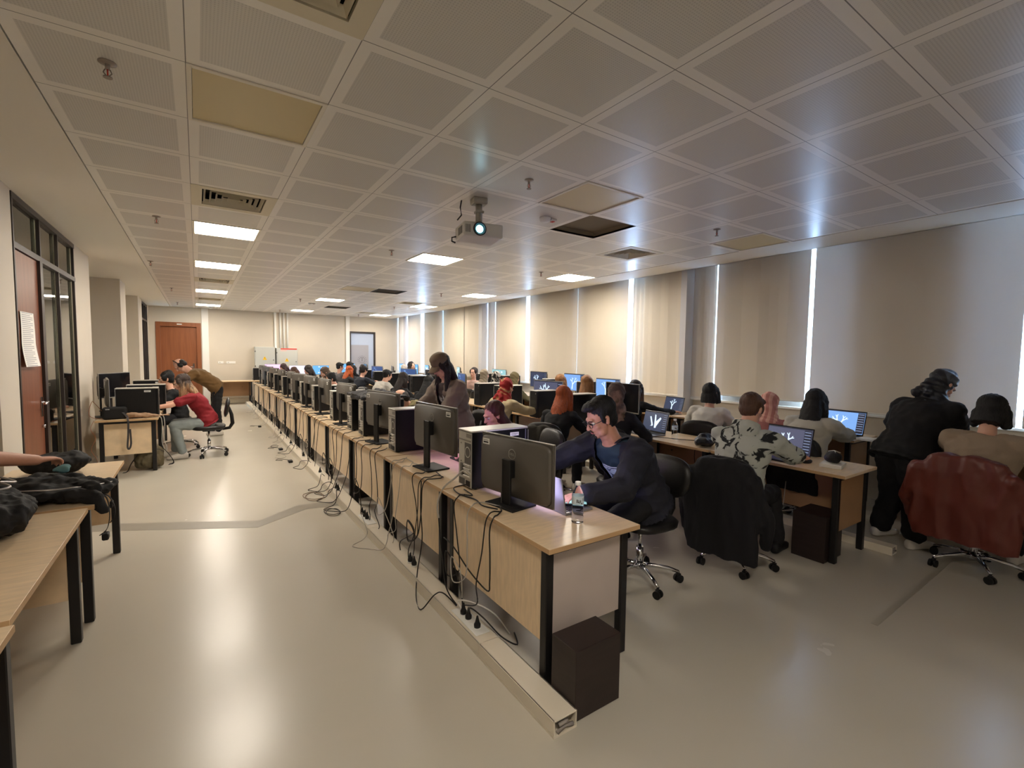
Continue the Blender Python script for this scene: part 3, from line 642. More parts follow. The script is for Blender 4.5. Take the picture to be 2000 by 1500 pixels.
# ================================================================== COMPUTERS
def make_tower(label, group):
    t = thing('computer_tower', label, 'computer tower', (0, 0, DZ), 0, group)
    a = MB(); a.box((-.215, -.088, .008), (.20, .088, .372), .004); a.build('case', case_m, t)
    a = MB(); a.box((-.222, -.089, .372), (.222, .089, .383), .003); a.build('top_cover', caset_m, t)
    a = MB(); a.box((.20, -.089, .006), (.224, .089, .373), .006); a.box((.2235, -.06, .25), (.2255, .06, .29), mi=1); a.box((.2235, -.05, .12), (.2255, .05, .2), mi=1); a.box((.224, -.088, .01), (.2265, -.080, .36), mi=2); a.cyl((.224, .06, .34), (.227, .06, .34), .008, mi=2); a.build('front_panel', [plast, plastm, silver], t)
    a = MB(); a.box((-.219, -.085, .012), (-.214, .085, .368)); a.box((-.2215, -.084, .335), (-.2185, -.02, .36), mi=1); a.box((-.2215, -.08, .31), (-.2185, .08, .32), mi=1)
    a.box((-.2215, -.08, .165), (-.2185, -.0, .30), mi=2); a.lathe([(.034, 0), (.036, .003), (.03, .003), (.03, 0)], 20, Matrix.Translation((-.219, -.04, .24)) @ Matrix.Rotation(-PI/2, 4, 'Y'), mi=0, cap=False)
    for z, y in ((.17, .05), (.29, .05)): a.cyl((-.2185, y, z), (-.223, y, z), .005, mi=1)
    bk = a.build('back_plate', [steel_l, steel, plast2], t)
    a = MB()
    for k in range(4): a.box((-.228, -.075, .075+k*.024), (-.2185, .01, .087+k*.024), .001)
    a.box((-.23, .015, .08), (-.2185, .045, .16), .001, mi=1); a.box((-.2235, -.07, .02), (-.2185, -.02, .055), mi=2); a.box((-.224, .0, .02), (-.2185, .07, .06), mi=1); a.build('port_block', [steel_l, plast2, plastm], bk)
    a = MB(); a.box((.075, -.0895, .328), (.145, -.0882, .352)); a.box((.082, -.0899, .341), (.138, -.0892, .345), mi=1); a.box((.082, -.0899, .334), (.125, -.0892, .337), mi=1); a.build('asset_sticker', [sticker, mat('grey print', (120, 122, 128), .6)], t)
    a = MB()
    for x in (-.18, .17):
        for y in (-.07, .07): a.cyl((x, y, 0), (x, y, .009), .012)
    a.build('foot', rubber, t); return t
def tree_shape(seed, w_, h_, thick=.03):
    """branching trunk drawing as flat strips in x,z"""
    r = random.Random(seed); a = []
    def br(x, z, ang, L, wd, dep):
        x2, z2 = x+L*math.cos(ang), z+L*math.sin(ang); nx, nz = -math.sin(ang)*wd/2, math.cos(ang)*wd/2; k = .72
        a.append(((x+nx, z+nz), (x-nx, z-nz), (x2-nx*k, z2-nz*k), (x2+nx*k, z2+nz*k)))
        if dep > 0:
            for s_ in (-1, 1):
                br(x2-.1*L*math.cos(ang), z2-.1*L*math.sin(ang), ang+s_*r.uniform(.3, .7), L*r.uniform(.6, .82), wd*.72, dep-1)
    br(0, -.42*h_, PI/2+r.uniform(-.15, .15), .32*h_, thick, 3); return [[(max(-w_*.48, min(w_*.48, p[0])), max(-h_*.46, min(h_*.46, p[1]))) for p in q] for q in a]
def emit_m(name, c, s_): return mat(name, (10, 10, 12), .25, emit=c, estr=s_*SCREEN)
SC = {'grey': emit_m('screen grey blue viewport', (86, 98, 128), 1.0), 'blue': emit_m('screen blue viewport', (110, 150, 205), 1.1), 'dark': emit_m('screen dark viewport', (48, 56, 78), 1.0), 'slate': emit_m('screen slate viewport', (74, 76, 96), 1.0), 'desk': emit_m('screen blue desktop', (58, 82, 128), .9), 'sky': emit_m('screen sky desktop', (96, 158, 210), 1.2), 'pink': emit_m('screen pink window', (225, 170, 215), 1.5), 'mint': emit_m('screen mint map', (140, 184, 188), 1.0), 'pale': emit_m('screen pale window', (214, 206, 236), 1.2), 'white': emit_m('screen white window', (206, 196, 250), 3.0), 'violet': emit_m('screen violet window', (205, 150, 240), 2.6), 'off': mat('switched off screen', (18, 18, 22), .15)}
tree_m = emit_m('screen tree drawing', (190, 212, 235), 1.3); ui_m = emit_m('screen side menu', (120, 132, 160), .9); uid_m = emit_m('screen dark menu', (36, 38, 50), 1); yel_m = emit_m('screen yellow ball', (215, 205, 60), 1.2)
def screen_content(parent, w_, h_, cx, y, cz, kind, seed=1, tree=True, M=None, sgn=1, ball=False, branches=None):
    """flat luminous picture, parts of the screen; local x right seen from the front (front = +y)"""
    T_ = M if M is not None else Matrix.Identity(4)
    def P_(x, z, o): return T_ @ Vector((cx+x, y+o*sgn, cz+z))
    a = MB(); a.prism([P_(-w_/2, -h_/2, 0), P_(w_/2, -h_/2, 0), P_(w_/2, h_/2, 0), P_(-w_/2, h_/2, 0)], T_.to_3x3() @ Vector((0, .001*sgn, 0)))
    s_ = a.build('screen', SC[kind], parent)
    if kind in ('off', 'pink', 'white', 'violet', 'pale'): 
        return s_
    if kind in ('sky', 'desk', 'mint'):
        a = MB(); r = random.Random(seed)
        for k in range(9): 
            x, z = r.uniform(-.42, .36)*w_, r.uniform(-.38, .36)*h_; a.prism([P_(x, z, .002), P_(x+.08*w_, z, .002), P_(x+.08*w_, z+.07*h_, .002), P_(x, z+.07*h_, .002)], T_.to_3x3() @ Vector((0, .0004*sgn, 0)))
        a.build('window_panes', SC['blue'] if kind == 'desk' else SC['white'], s_); return s_
    a = MB()
    a.prism([P_(-w_/2, h_*.46, .0015), P_(w_/2, h_*.46, .0015), P_(w_/2, h_/2, .0015), P_(-w_/2, h_/2, .0015)], T_.to_3x3() @ Vector((0, .0004*sgn, 0)), mi=1)
    sx = -sgn if M is None else 1
    x0, x1 = (w_*.33, w_*.495) if sx > 0 else (-w_*.495, -w_*.33)
    a.prism([P_(x0, -h_*.48, .0015), P_(x1, -h_*.48, .0015), P_(x1, h_*.45, .0015), P_(x0, h_*.45, .0015)], T_.to_3x3() @ Vector((0, .0004*sgn, 0)), mi=1)
    for k in range(8):
        z = h_*(.4-.105*k); a.prism([P_(x0+.01*w_, z-.03*h_, .0022), P_(x1-.02*w_, z-.03*h_, .0022), P_(x1-.02*w_, z, .0022), P_(x0+.01*w_, z, .0022)], T_.to_3x3() @ Vector((0, .0004*sgn, 0)))
    a.build('side_menu', [ui_m, uid_m], s_)
    if tree or branches:
        a = MB()
        L_ = branches if branches else tree_shape(seed, w_*.62, h_, h_*.1)
        for q in L_: a.prism([P_(p[0]-(sx*.08*w_ if not branches else 0), p[1], .0022+.00002*L_.index(q)) for p in q], T_.to_3x3() @ Vector((0, .0004*sgn, 0)))
        a.build('tree_drawing', tree_m, s_)
    if ball:
        a = MB(); a.prism([P_(-.06*w_+.075*h_*1.3*math.cos(2*PI*k/20), -.30*h_+.1*h_*math.sin(2*PI*k/20), .003) for k in range(20)], T_.to_3x3() @ Vector((0, .0004*sgn, 0))); a.build('yellow_ball', yel_m, s_)
    return s_
def make_monitor(label, group, zlow=.13, kind='slate', seed=1, stick='r', W=.60, Hh=.355):
    """front (screen) = +y"""
    t = thing('computer_monitor', label, 'monitor', (0, 0, DZ), 0, group)
    z0, z1 = zlow, zlow+Hh
    a = MB(); a.box((-W/2, -.004, z0), (W/2, .012, z1), .004)
    a.loft([((0, -.004, (z0+z1)/2), (1, 0, 0), (0, 0, 1), W/2-.004, Hh/2-.004), ((0, -.014, (z0+z1)/2), (1, 0, 0), (0, 0, 1), W/2-.008, Hh/2-.008), ((0, -.026, (z0+z1)/2), (1, 0, 0), (0, 0, 1), W*.47, Hh*.455)], n=28, e=9)
    p = a.build('panel', mat('dark pewter monitor back', (88, 83, 76), .42, bump=.04, bscale=500), t)
    a = MB(); a.box((-W/2-.001, -.006, z1-.004), (W/2+.001, .013, z1+.001)); a.box((-W/2-.001, .008, z0-.001), (W/2+.001, .0135, z1+.0005)); a.build('bezel', mat('silver monitor edge', (150, 146, 138), .35, metal=.3), p)
    screen_content(t, W-.012, Hh-.022, 0, .0135, (z0+z1)/2+.003, kind, seed)
    ML = Matrix.Translation((0, -.0272, z1-.095)) @ Matrix.Rotation(PI/2, 4, 'X')
    a = MB()
    for k in range(32):
        t0, t1 = 2*PI*k/32, 2*PI*(k+1)/32
        a.prism([ML @ Vector((.031*math.cos(t0), .031*math.sin(t0), 0)), ML @ Vector((.031*math.cos(t1), .031*math.sin(t1), 0)), ML @ Vector((.0265*math.cos(t1), .0265*math.sin(t1), 0)), ML @ Vector((.0265*math.cos(t0), .0265*math.sin(t0), 0))], (0, -.001, 0))
    lg = a.build('logo_ring', silver, p)
    text_mesh('logo_letters', 'DELL', .0205, silver, p, ML @ Matrix.Rotation(0, 4, 'Z'))
    if stick:
        sx = W/2-.098 if stick == 'r' else -W/2+.035
        a = MB(); a.box((sx, -.0272, z1-.068), (sx+.062, -.0255, z1-.032)); a.box((sx+.008, -.0276, z1-.045), (sx+.052, -.027, z1-.042), mi=1); a.box((sx+.008, -.0276, z1-.060), (sx+.052, -.027, z1-.051), mi=1); a.build('asset_sticker', [sticker, inkm], p)
    a = MB(); a.box((-.035, -.075, .012), (.035, -.058, max(.27, (z0+z1)/2+.06)), .004); a.box((-.037, -.078, .012), (-.031, -.056, max(.27, (z0+z1)/2+.06)), mi=1); a.box((-.03, -.06, (z0+z1)/2-.05), (.03, -.028, (z0+z1)/2+.05), .003); a.build('stand_neck', [plastm, plast2], t)
    a = MB(); a.box((-.12, -.13, 0), (.12, .06, .012), .004, seg=2); a.build('stand_base', plastm, t)
    return t
PX = lambda k: ORD[k]
def on(x, y, z=DZ): return (x, y, z)
tow0 = make_tower('black computer tower with pale ports beside the nearest monitor of the aisle row', 'black computer towers of the aisle row')
tow0.location = on(1.655, 2.675)
TY = [4.02, 4.97, 5.42, 6.28, 7.45, 8.45, 9.35, 10.5, 11.72, 12.9, 14.1]
TL = ['black tower directly behind the second monitor of the aisle row', 'black tower under the folded black coat, nearer one', 'black tower under the folded black coat, farther one', 'black tower just beyond the folded black coat on the aisle row']
for k, y in enumerate(TY):
    dup(tow0, on(1.64, y), random.uniform(-.03, .03), TL[k] if k < 4 else 'black computer tower, %s from the camera in the aisle row' % ORD[k+1])
MON = [(1.53, 2.23, .16, .035, 'nearest monitor of the aisle row, standing low with its back and logo to the camera', 'l'), (1.50, 3.28, .10, .13, 'tall standing monitor, second from the camera, below the woman in the cap', 'r'), (1.50, 4.50, .2, .14, 'monitor with a white sticker between the black coat and the balding man', 'l'), (1.5, 5.86, .08, .145, 'monitor just beyond the folded black coat', 'r')]
ms_ = {}
for k, (x, y, r_, zl, lb, st) in enumerate(MON):
    if (zl, st) not in ms_ and False: pass
    m_ = make_monitor(lb, 'monitors of the aisle row, backs to the aisle', zl, 'white' if k == 0 else 'violet' if k == 1 else 'grey', 3+k, st); m_.location = on(x, y); m_.rotation_euler = (0, 0, -PI/2+r_)
    ms_[k] = m_
for k, y in enumerate([7.0, 8.0, 8.92, 9.85, 11.1, 12.3, 13.5, 14.6]):
    dup(ms_[3], on(1.5, y), -PI/2+random.uniform(.0, .3), 'computer monitor with grey back, %s from the camera in the aisle row' % ORD[k+4])
# middle row (users on the -X side): screens face -X
MM = [(4.30, 3.98, .1, 'slate', 'off', 'monitor with grey back behind the branched sketch laptop, middle row'), (4.25, 5.42, 0, 'grey', 't', 'monitor showing a large white branching tree, right of the red headscarf')]
mm0 = make_monitor('monitor showing a large white branching tree, right of the red headscarf', 'monitors of the middle row', .15, 'slate', 11, 'r'); mm0.location = on(4.28, 5.40); mm0.rotation_euler = (0, 0, PI/2+.12)
mm1 = make_monitor('monitor with dark screen behind the person in the patterned headscarf', 'monitors of the middle row', .19, 'off', 11, 'r'); mm1.location = on(4.35, 4.02); mm1.rotation_euler = (0, 0, PI/2-.1)
mm2 = make_monitor('monitor with a blue desktop left of the red headscarf, in the middle row', 'monitors of the middle row', .15, 'desk', 5, 'r'); mm2.location = on(4.3, 8.15); mm2.rotation_euler = (0, 0, PI/2-.25)
for k, (y, ms__) in enumerate([(9.4, mm1), (10.95, mm2), (12.1, mm1), (13.35, mm2), (14.5, mm1)]): dup(ms__, on(4.3, y), PI/2+random.uniform(-.3, .3), 'monitor in the middle row, %s one beyond the red headscarf' % ORD[k+1])
tw = [(4.12, 4.55, 'black tower behind the red-haired woman, the one on the right'), (4.10, 5.22, 'black tower behind the red-haired woman, below the tree monitor'), (4.2, 6.35, 'black tower in the middle row, right half of the pair by the red headscarf'), (4.2, 7.0, 'black tower in the middle row, left half of the pair by the red headscarf')]
for k, (x, y, lb) in enumerate(tw): dup(tow0, on(x, y), PI+random.uniform(-.05, .05), lb, 'black computer towers of the middle row')
for k, y in enumerate([9.95, 10.4, 11.5, 12.7, 14.0]): dup(tow0, on(4.2, y), PI+random.uniform(-.08, .08), 'black tower in the middle row, %s one beyond the white T-shirt' % ORD[k] if k else 'black tower in the middle row in front of the person in the white T-shirt', 'black computer towers of the middle row')
# window row
Z3 = .74
wm = [(5.86, 7.72, .0, .17, 'dark', 21, 'monitor with a dark blue screen in the window row, left of the tree screens'), (5.86, 6.62, .0, .17, 'blue', 22, 'monitor with a blue tree drawing in the window row, behind light brown hair'), (5.86, 5.75, .0, .12, 'blue', 29, 'monitor with a bright tree drawing in the window row, above the patterned headscarf')]
for x, y, r_, zl, kd, sd, lb in wm:
    m_ = make_monitor(lb, 'monitors of the window row', zl, kd, sd, None, W=.56, Hh=.33); m_.location = on(x, y, Z3); m_.rotation_euler = (0, 0, PI/2+r_)
m_ = make_monitor('monitor with a pale green picture beside the person in the grey beanie', 'monitors of the window row', .14, 'mint', 4, None); m_.location = on(5.86, 9.25, Z3); m_.rotation_euler = (0, 0, PI/2)
mw = make_monitor('monitor with a sky blue picture far off in the window row', 'monitors of the window row', .14, 'sky', 6, None); mw.location = on(5.86, 12.2, Z3); mw.rotation_euler = (0, 0, PI/2-.2)
for k, y in enumerate([10.4, 11.3, 13.4, 14.5, 15.5]): dup(mw if k != 1 else m_, on(5.86, y, Z3), PI/2+random.uniform(-.4, .4), 'small distant monitor in the window row, %s counting from the pale green one' % ORD[k])
dup(tow0, on(5.8, 6.15, Z3), PI, 'black tower between two blue screens of the window row', 'black computer towers of the window row')
dup(tow0, on(5.8, 7.15, Z3), PI, 'black tower beside the dark blue screen of the window row', 'black computer towers of the window row')
for k, y in enumerate([8.7, 9.8, 12.8]): dup(tow0, on(5.8, y, Z3), PI, ['black tower in the window row beside the pale green screen', 'black tower in the window row beyond the pale green screen', 'black tower far off in the window row'][k], 'black computer towers of the window row')
# left group
tl1 = dup(tow0, on(-.66, 7.80), 0, 'black tower on the desk with the black pouch, nearest at left', 'black computer towers at the left wall')
dup(tow0, on(-.62, 8.55), 0, 'black tower behind the nearest one at left, by the face of the dark-haired woman', 'black computer towers at the left wall')
dup(tow0, on(-.66, 9.8), 0, 'black tower below the wooden door at the far left', 'black computer towers at the left wall')
ml = dup(ms_[3], on(-.98, 7.95), -PI/2+.15, 'monitor seen edge-on beside the nearest left tower', 'monitors at the left wall')
dup(mm1, on(-1.0, 8.75), -PI/2-.5, 'monitor with a bluish reflection behind the nearest left tower', 'monitors at the left wall')
dup(ms_[3], on(-1.0, 10.0), -PI/2+.1, 'thin monitor far left in front of the far glazed partition', 'monitors at the left wall')
# far wall
dup(tow0, on(1.62, 16.35), 0, 'black computer tower at the far wall, left of the glowing screens', 'far wall computers')
for k, (x, z, kd, lb) in enumerate(((2.0, .18, 'pink', 'far wall monitor glowing pink and white under the left cabinet'), (2.7, .14, 'pale', 'far wall monitor glowing white behind the first heads'), (3.4, .14, 'sky', 'far wall monitor with bright blue screen, left one'), (4.25, .2, 'sky', 'far wall monitor with bright blue screen, right one near the glass door'))):
    m_ = make_monitor(lb, 'monitors at the far wall', z, kd, 5+k, None, W=.52, Hh=.31); m_.location = on(x, 16.45, DZ); m_.rotation_euler = (0, 0, PI)
dup(desk0, (3.66, 16.52, 0), -PI/2, 'far wall desk closest to the glass door', 'desks against the far wall')

# laptops
def laptop(loc, rz, label, kind, seed, W=.33, D_=.23, Hs=.21, tilt=16, body=mat('silver laptop metal', (150, 150, 152), .35, metal=.5), key=plast, ball=False, branches=None, rgb=False, bez=.008):
    """user side = -y, screen faces -y"""
    t = thing('laptop', label, 'laptop', loc, rz)
    a = MB(); a.box((-W/2, -D_/2, 0), (W/2, D_/2, .015), .004, seg=2); b_ = a.build('base', body, t)
    a = MB()
    for r_ in range(5):
        for c_ in range(14): a.box((-W*.44+c_*W*.063, D_*.32-r_*.019, .0148), (-W*.44+c_*W*.063+W*.053, D_*.32-r_*.019+.015, .0175), .001)
    a.build('keyboard', mat('rgb lit keys', (30, 30, 40), .4, emit=(150, 80, 255), estr=1.6) if rgb else key, b_)
    a = MB(); a.box((-.05, -D_*.42, .0148), (.05, -D_*.12, .0156)); a.build('touchpad', body, b_)
    Mt = Matrix.Translation((0, D_/2-.004, .012)) @ Matrix.Rotation(-math.radians(tilt), 4, 'X')
    a = MB(); a.box((-W/2, -.003, 0), (W/2, .004, Hs), .003, M=Mt); ld_ = a.build('lid', body, t)
    a = MB(); a.box((-W/2+.003, -.0045, .003), (W/2-.003, -.003, Hs-.003), M=Mt); a.build('screen_bezel', plastm, ld_)
    screen_content(t, W-bez*2, Hs-.03, 0, -.0048, Hs/2+.004, kind, seed, M=Mt, sgn=-1, ball=ball, branches=branches)
    return t
VB = [[(-.085, .05), (-.065, .052), (-.02, -.045), (-.035, -.06)], [(-.06, -.06), (-.02, -.045), (-.03, -.03), (-.05, -.05)], [(-.015, .08), (.003, .075), (.03, -.07), (.003, -.075)], [(.02, -.07), (.005, -.01), (.07, .055), (.085, .04)]]
laptop(on(4.18, 3.50), -PI/2-.08, 'grey laptop showing three white branches in a V, in the middle row', 'dark', 2, W=.36, D_=.24, Hs=.245, branches=VB, tilt=14)
laptop(on(4.20, 2.06), -PI/2-.06, 'black gaming laptop with a tree and yellow ball on screen and lit keys', 'slate', 31, W=.40, D_=.27, Hs=.262, body=plast, ball=True, rgb=True, tilt=12)
laptop(on(5.72, 4.42, Z3), -PI/2-.1, 'slim laptop showing a leafless tree, beside the long brown hair in the window row', 'dark', 44, W=.36, D_=.24, Hs=.24)
laptop(on(5.72, 2.22, Z3), -PI/2-.05, 'black laptop with a blue screen in front of the person in the white blouse', 'blue', 47, W=.42, D_=.27, Hs=.27, body=plast)
lpc = thing('laptop', 'half closed grey laptop lying in front of the red headscarf', 'laptop', on(4.12, 5.95), 0)
a = MB(); a.box((-.12, -.17, 0), (.12, .17, .014), .003); a.build('base', mat('silver laptop metal', (150, 150, 152), .35), lpc); a = MB(); a.box((-.12, -.17, 0), (.12, .17, .007), .002, M=Matrix.Translation((.0, 0, .016)) @ Matrix.Rotation(-.45, 4, 'Y')); a.build('lid', mat('silver laptop metal', (150, 150, 152)), lpc); lpc.location.x -= .0

# bottles
def bottle(loc, label):
    t = thing('water_bottle', label, 'bottle', loc)
    pf = [(.026, .0), (.031, .004), (.031, .02), (.029, .026), (.031, .032), (.029, .044), (.031, .05), (.029, .062), (.031, .068), (.031, .14), (.030, .15), (.026, .165), (.016, .185), (.0125, .192), (.0125, .2)]
    a = MB(); a.lathe(pf, 32, cap=True); a.build('bottle_body', mat('clear bottle plastic', (240, 246, 250), .04, trans=1, ior=1.15, spec=.8), t)
    a = MB(); a.lathe([(.0316, .10), (.0318, .102), (.0318, .142), (.0316, .144)], 32, cap=False)
    lb = a.build('label', [mat('pale blue bottle label', (205, 222, 235), .4)], t)
    a = MB()
    for i_, (t0, t1, z0, z1) in enumerate(((-2.5, -2.35, .112, .13), (-2.28, -2.1, .112, .118), (-2.28, -2.2, .118, .128), (-2.05, -1.97, .108, .126), (-1.9, -1.8, .112, .126), (-1.76, -1.5, .106, .111), (-1.4, -1.3, .12, .135))):
        a.prism([(.0322*math.cos(t0), .0322*math.sin(t0), z0), (.0322*math.cos(t1), .0322*math.sin(t1), z0), (.0322*math.cos(t1), .0322*math.sin(t1), z1), (.0322*math.cos(t0), .0322*math.sin(t0), z1)], (0, -.0003, 0))
    a.build('label_print', inkm, lb)
    a = MB(); a.lathe([(.0145, .198), (.0155, .2), (.0155, .214), (.0145, .216)], 24); a.build('cap', mat('white bottle cap', (236, 238, 240), .35), t)
bottle(on(1.635, 1.80), 'clear water bottle at the near end of the aisle row, by the man in glasses')
bottle(on(4.2, 3.13), 'clear water bottle beside the laptop with three white branches')
# phone, keyboard by man
t = thing('smartphone', 'bright smartphone lying on the laptop keys by the man in glasses', 'phone', on(1.78, 1.99, DZ+.024), math.radians(50)); a = MB(); a.box((-.036, -.075, 0), (.036, .075, .008), .003); a.build('body', plast, t); a = MB(); a.box((-.032, -.07, .008), (.032, .07, .0086)); a.build('screen', SC['mint'], t)
def keyboard(loc, rz, label, m_=plast):
    t = thing('keyboard', label, 'keyboard', loc, rz); a = MB(); a.box((-.2, -.065, 0), (.2, .065, .014), .003); a.build('base', m_, t); a = MB()
    for r_ in range(5):
        for c_ in range(18): a.box((-.19+c_*.0212, -.058+r_*.0235, .0138), (-.19+c_*.0212+.0185, -.058+r_*.0235+.02, .019), .001)
    a.build('keys', mat('key caps', (60, 60, 62), .5) if m_ is plast else mat('light key caps', (205, 204, 206), .5), t); return t
lpm = laptop(on(1.74, 2.07), PI/2, 'silver laptop hidden behind the nearest monitor, under the hand of the man in glasses', 'white', 3, W=.34, D_=.2, Hs=.2, tilt=10)
lpm.rotation_euler = (0, 0, PI/2); 
for k, (x, y, r_, lb) in enumerate(((1.8, 3.3, PI/2, 'black keyboard behind the second monitor of the aisle row'), (4.06, 5.72, PI/2, 'black keyboard below the tree monitor in the middle row'), (4.05, 8.1, PI/2, 'black keyboard below the blue desktop monitor'))): keyboard(on(x, y), r_, lb)
def mouse(loc, rz, label):
    a = MB(); a.ell((0, 0, .014), (.03, .052, .02)); a.box((-.002, .015, .03), (.002, .035, .036), .001, mi=1); o = a.build('computer_mouse', [plastm, plast2]); o.location = loc; o.rotation_euler = (0, 0, rz); tag(o, label, 'mouse'); return o
def pad(loc, rz, label, m_=plastm, w_=.24, d_=.2):
    a = MB(); a.box((-w_/2, -d_/2, 0), (w_/2, d_/2, .003), .001); o = a.build('mouse_pad', m_); o.location = loc; o.rotation_euler = (0, 0, rz); tag(o, label, 'mouse pad'); return o
mouse(on(4.22, 1.83), 1.4, 'black computer mouse under the hand of the man in the patterned hoodie')
mouse(on(4.1, 5.02, DZ+.0), 1.4, 'dark mouse under the hand near the red-haired woman')
# black pouch on white paper stack by gaming laptop
a = MB(); a.box((-.10, -.075, 0), (.10, .075, .03), .003); 
for k in range(5): a.box((-.1005, -.0755, .004+k*.005), (.1005, .0755, .005+k*.005), mi=1)
o = a.build('paper_block', [paper, mat('paper edge shade', (206, 204, 196), .7)]); o.location = on(4.27, 1.66); o.rotation_euler = (0, 0, .2); tag(o, 'thick white book under the black pouch on the middle row desk', 'book')
a = MB(); a.ell((0, 0, .045), (.075, .06, .045)); a.ell((.03, .02, .05), (.055, .05, .04)); a.ell((-.03, -.02, .05), (.05, .05, .045))
me = vox(a, .007, 3, fold=lambda p: .006*noise.noise(p*22)); t = thing('pouch', 'round black pouch with white drawstring on the white book', 'pouch', on(4.27, 1.66, DZ+.03)); me.materials.append(fabric_b); link('pouch_body', me, t); a = MB(); a.tube([(-.04, -.03, .09), (.0, -.01, .1), (.04, 0, .093), (.07, .01, .07)], .003); a.tube([(-.02, .03, .093), (.01, .0, .1), (.03, -.04, .085)], .003); a.build('drawstring', paper, t)
t = thing('wrap_cable', 'thin white upright cable beside the gaming laptop', 'cable', on(4.25, 1.82)); a = MB(); a.tube([(0, 0, .0), (0, .0, .15), (.0, .0, .27)], .003); a.build('cable', cablew, t); bpy.data.objects.remove(t.children[0], do_unlink=True); bpy.data.objects.remove(t, do_unlink=True)
a = MB(); 
for k in range(4): a.box((-.1+.012*k, -.07+.01*k, .004*k), (.1+.006*k, .07+.012*k, .004*k+.003))
o = a.build('paper_stack', paper); o.location = on(5.75, 1.92, Z3); tag(o, 'crumpled white papers at the end of the window row desk', 'paper')
# headset etc on middle desk
a = MB(); a.tube([(-.09, 0, 0.01), (-.03, .03, .012), (.05, -.02, .012), (.11, .03, .01), (.14, -.02, .006)], .003); a.tube([(0, .05, .006), (.06, .07, .006), (.1, .02, .006)], .003); o = a.build('charging_cable', cableb); o.location = on(5.78, 2.45-.55, Z3); tag(o, 'black charging cable loops beside the white papers', 'cable')
# glasses on the nearest left desk
t = thing('eyeglasses', 'thin black-rimmed glasses at the left edge on the nearest left desk', 'glasses', on(-.77, 2.52-.62, DZ)); t.location = (-.742, 2.555, DZ)
a = MB()
for s_ in (-1, 1): a.tube([(s_*.034+.028*math.cos(k*PI/6), 0, .022+.018*math.sin(k*PI/6)) for k in range(13)], .0018)
a.tube([(-.006, 0, .026), (.006, 0, .026)], .0018); a.tube([(-.062, 0, .03), (-.064, .12, .012)], .0016); a.tube([(.062, 0, .03), (.064, .12, .012)], .0016); a.build('frame', plast, t)
t.rotation_euler = (0, 0, 2.2)

# ================================================================== CHAIRS
def make_chair(label, group, arms=False):
    """faces +y; origin on floor under seat centre"""
    t = thing('office_chair', label, 'chair', (0, 0, 0), 0, group)
    a = MB(); a.loft([((0, 0, .40), (1, 0, 0), (0, 1, 0), .19, .18), ((0, 0, .415), (1, 0, 0), (0, 1, 0), .225, .215), ((0, 0, .445), (1, 0, 0), (0, 1, 0), .23, .22), ((0, 0, .462), (1, 0, 0), (0, 1, 0), .21, .20)], n=24, e=3); a.build('seat', leather_b, t)
    a = MB(); Mb = Matrix.Translation((0, -.235, .72)) @ Matrix.Rotation(math.radians(10), 4, 'X')
    a.loft([((0, .022, 0), (1, 0, 0), (0, 0, 1), .17, .10), ((0, .006, 0), (1, 0, 0), (0, 0, 1), .215, .145), ((0, -.014, 0), (1, 0, 0), (0, 0, 1), .215, .145), ((0, -.034, 0), (1, 0, 0), (0, 0, 1), .16, .10)], n=24, e=2.8, M=Mb); a.build('backrest', leather_b, t)
    a = MB(); a.box((-.03, -.2, .385), (.03, .0, .40), .004); a.tube([(0, -.18, .39), (0, -.27, .40), (0, -.31, .47), (0, -.30, .60), (0, -.265, .72)], [.022, .024, .028, .026, .02], n=8); a.build('back_bracket', plastm, t)
    a = MB(); a.box((-.07, -.08, .37), (.07, .08, .40), .006); a.cyl((.06, 0, .38), (.2, 0, .375), .005); a.build('mechanism', plastm, t)
    a = MB(); a.cyl((0, 0, .22), (0, 0, .38), .014); a.cyl((0, 0, .10), (0, 0, .24), .025); a.build('gas_lift', chrome, t)
    a = MB(); a.cyl((0, 0, .085), (0, 0, .125), .034)
    for k in range(5):
        an = 2*PI*k/5+.3; dx, dy = math.cos(an), math.sin(an)
        a.tube([(dx*.02, dy*.02, .108), (dx*.1, dy*.1, .108), (dx*.2, dy*.2, .094), (dx*.27, dy*.27, .072)], [.018, .017, .014, .012], n=8)
    sb = a.build('star_base', chrome, t)
    for k in range(5):
        an = 2*PI*k/5+.3; dx, dy = math.cos(an)*.27, math.sin(an)*.27; px, py = -math.sin(an+.6), math.cos(an+.6)
        a = MB()
        for s_ in (-1, 1): a.cyl((dx+px*s_*.008, dy+py*s_*.008, .027), (dx+px*s_*.024, dy+py*s_*.024, .027), .027, n=16)
        a.cyl((dx, dy, .027), (dx, dy, .075), .007); a.box((dx-.014, dy-.014, .045), (dx+.014, dy+.014, .062), .004); a.build('caster', rubber, t)
    return t
CH0 = make_chair('chair', 'office chairs in use'); CHUSED = [False]
def chair(x, y, face, label, group='black swivel office chairs'):
    if not CHUSED[0]:
        CHUSED[0] = True; CH0.location = (x, y, 0); CH0.rotation_euler = (0, 0, face-PI/2); CH0['label'] = label; CH0['group'] = group; return CH0
    return dup(CH0, (x, y, 0), face-PI/2, label, group)
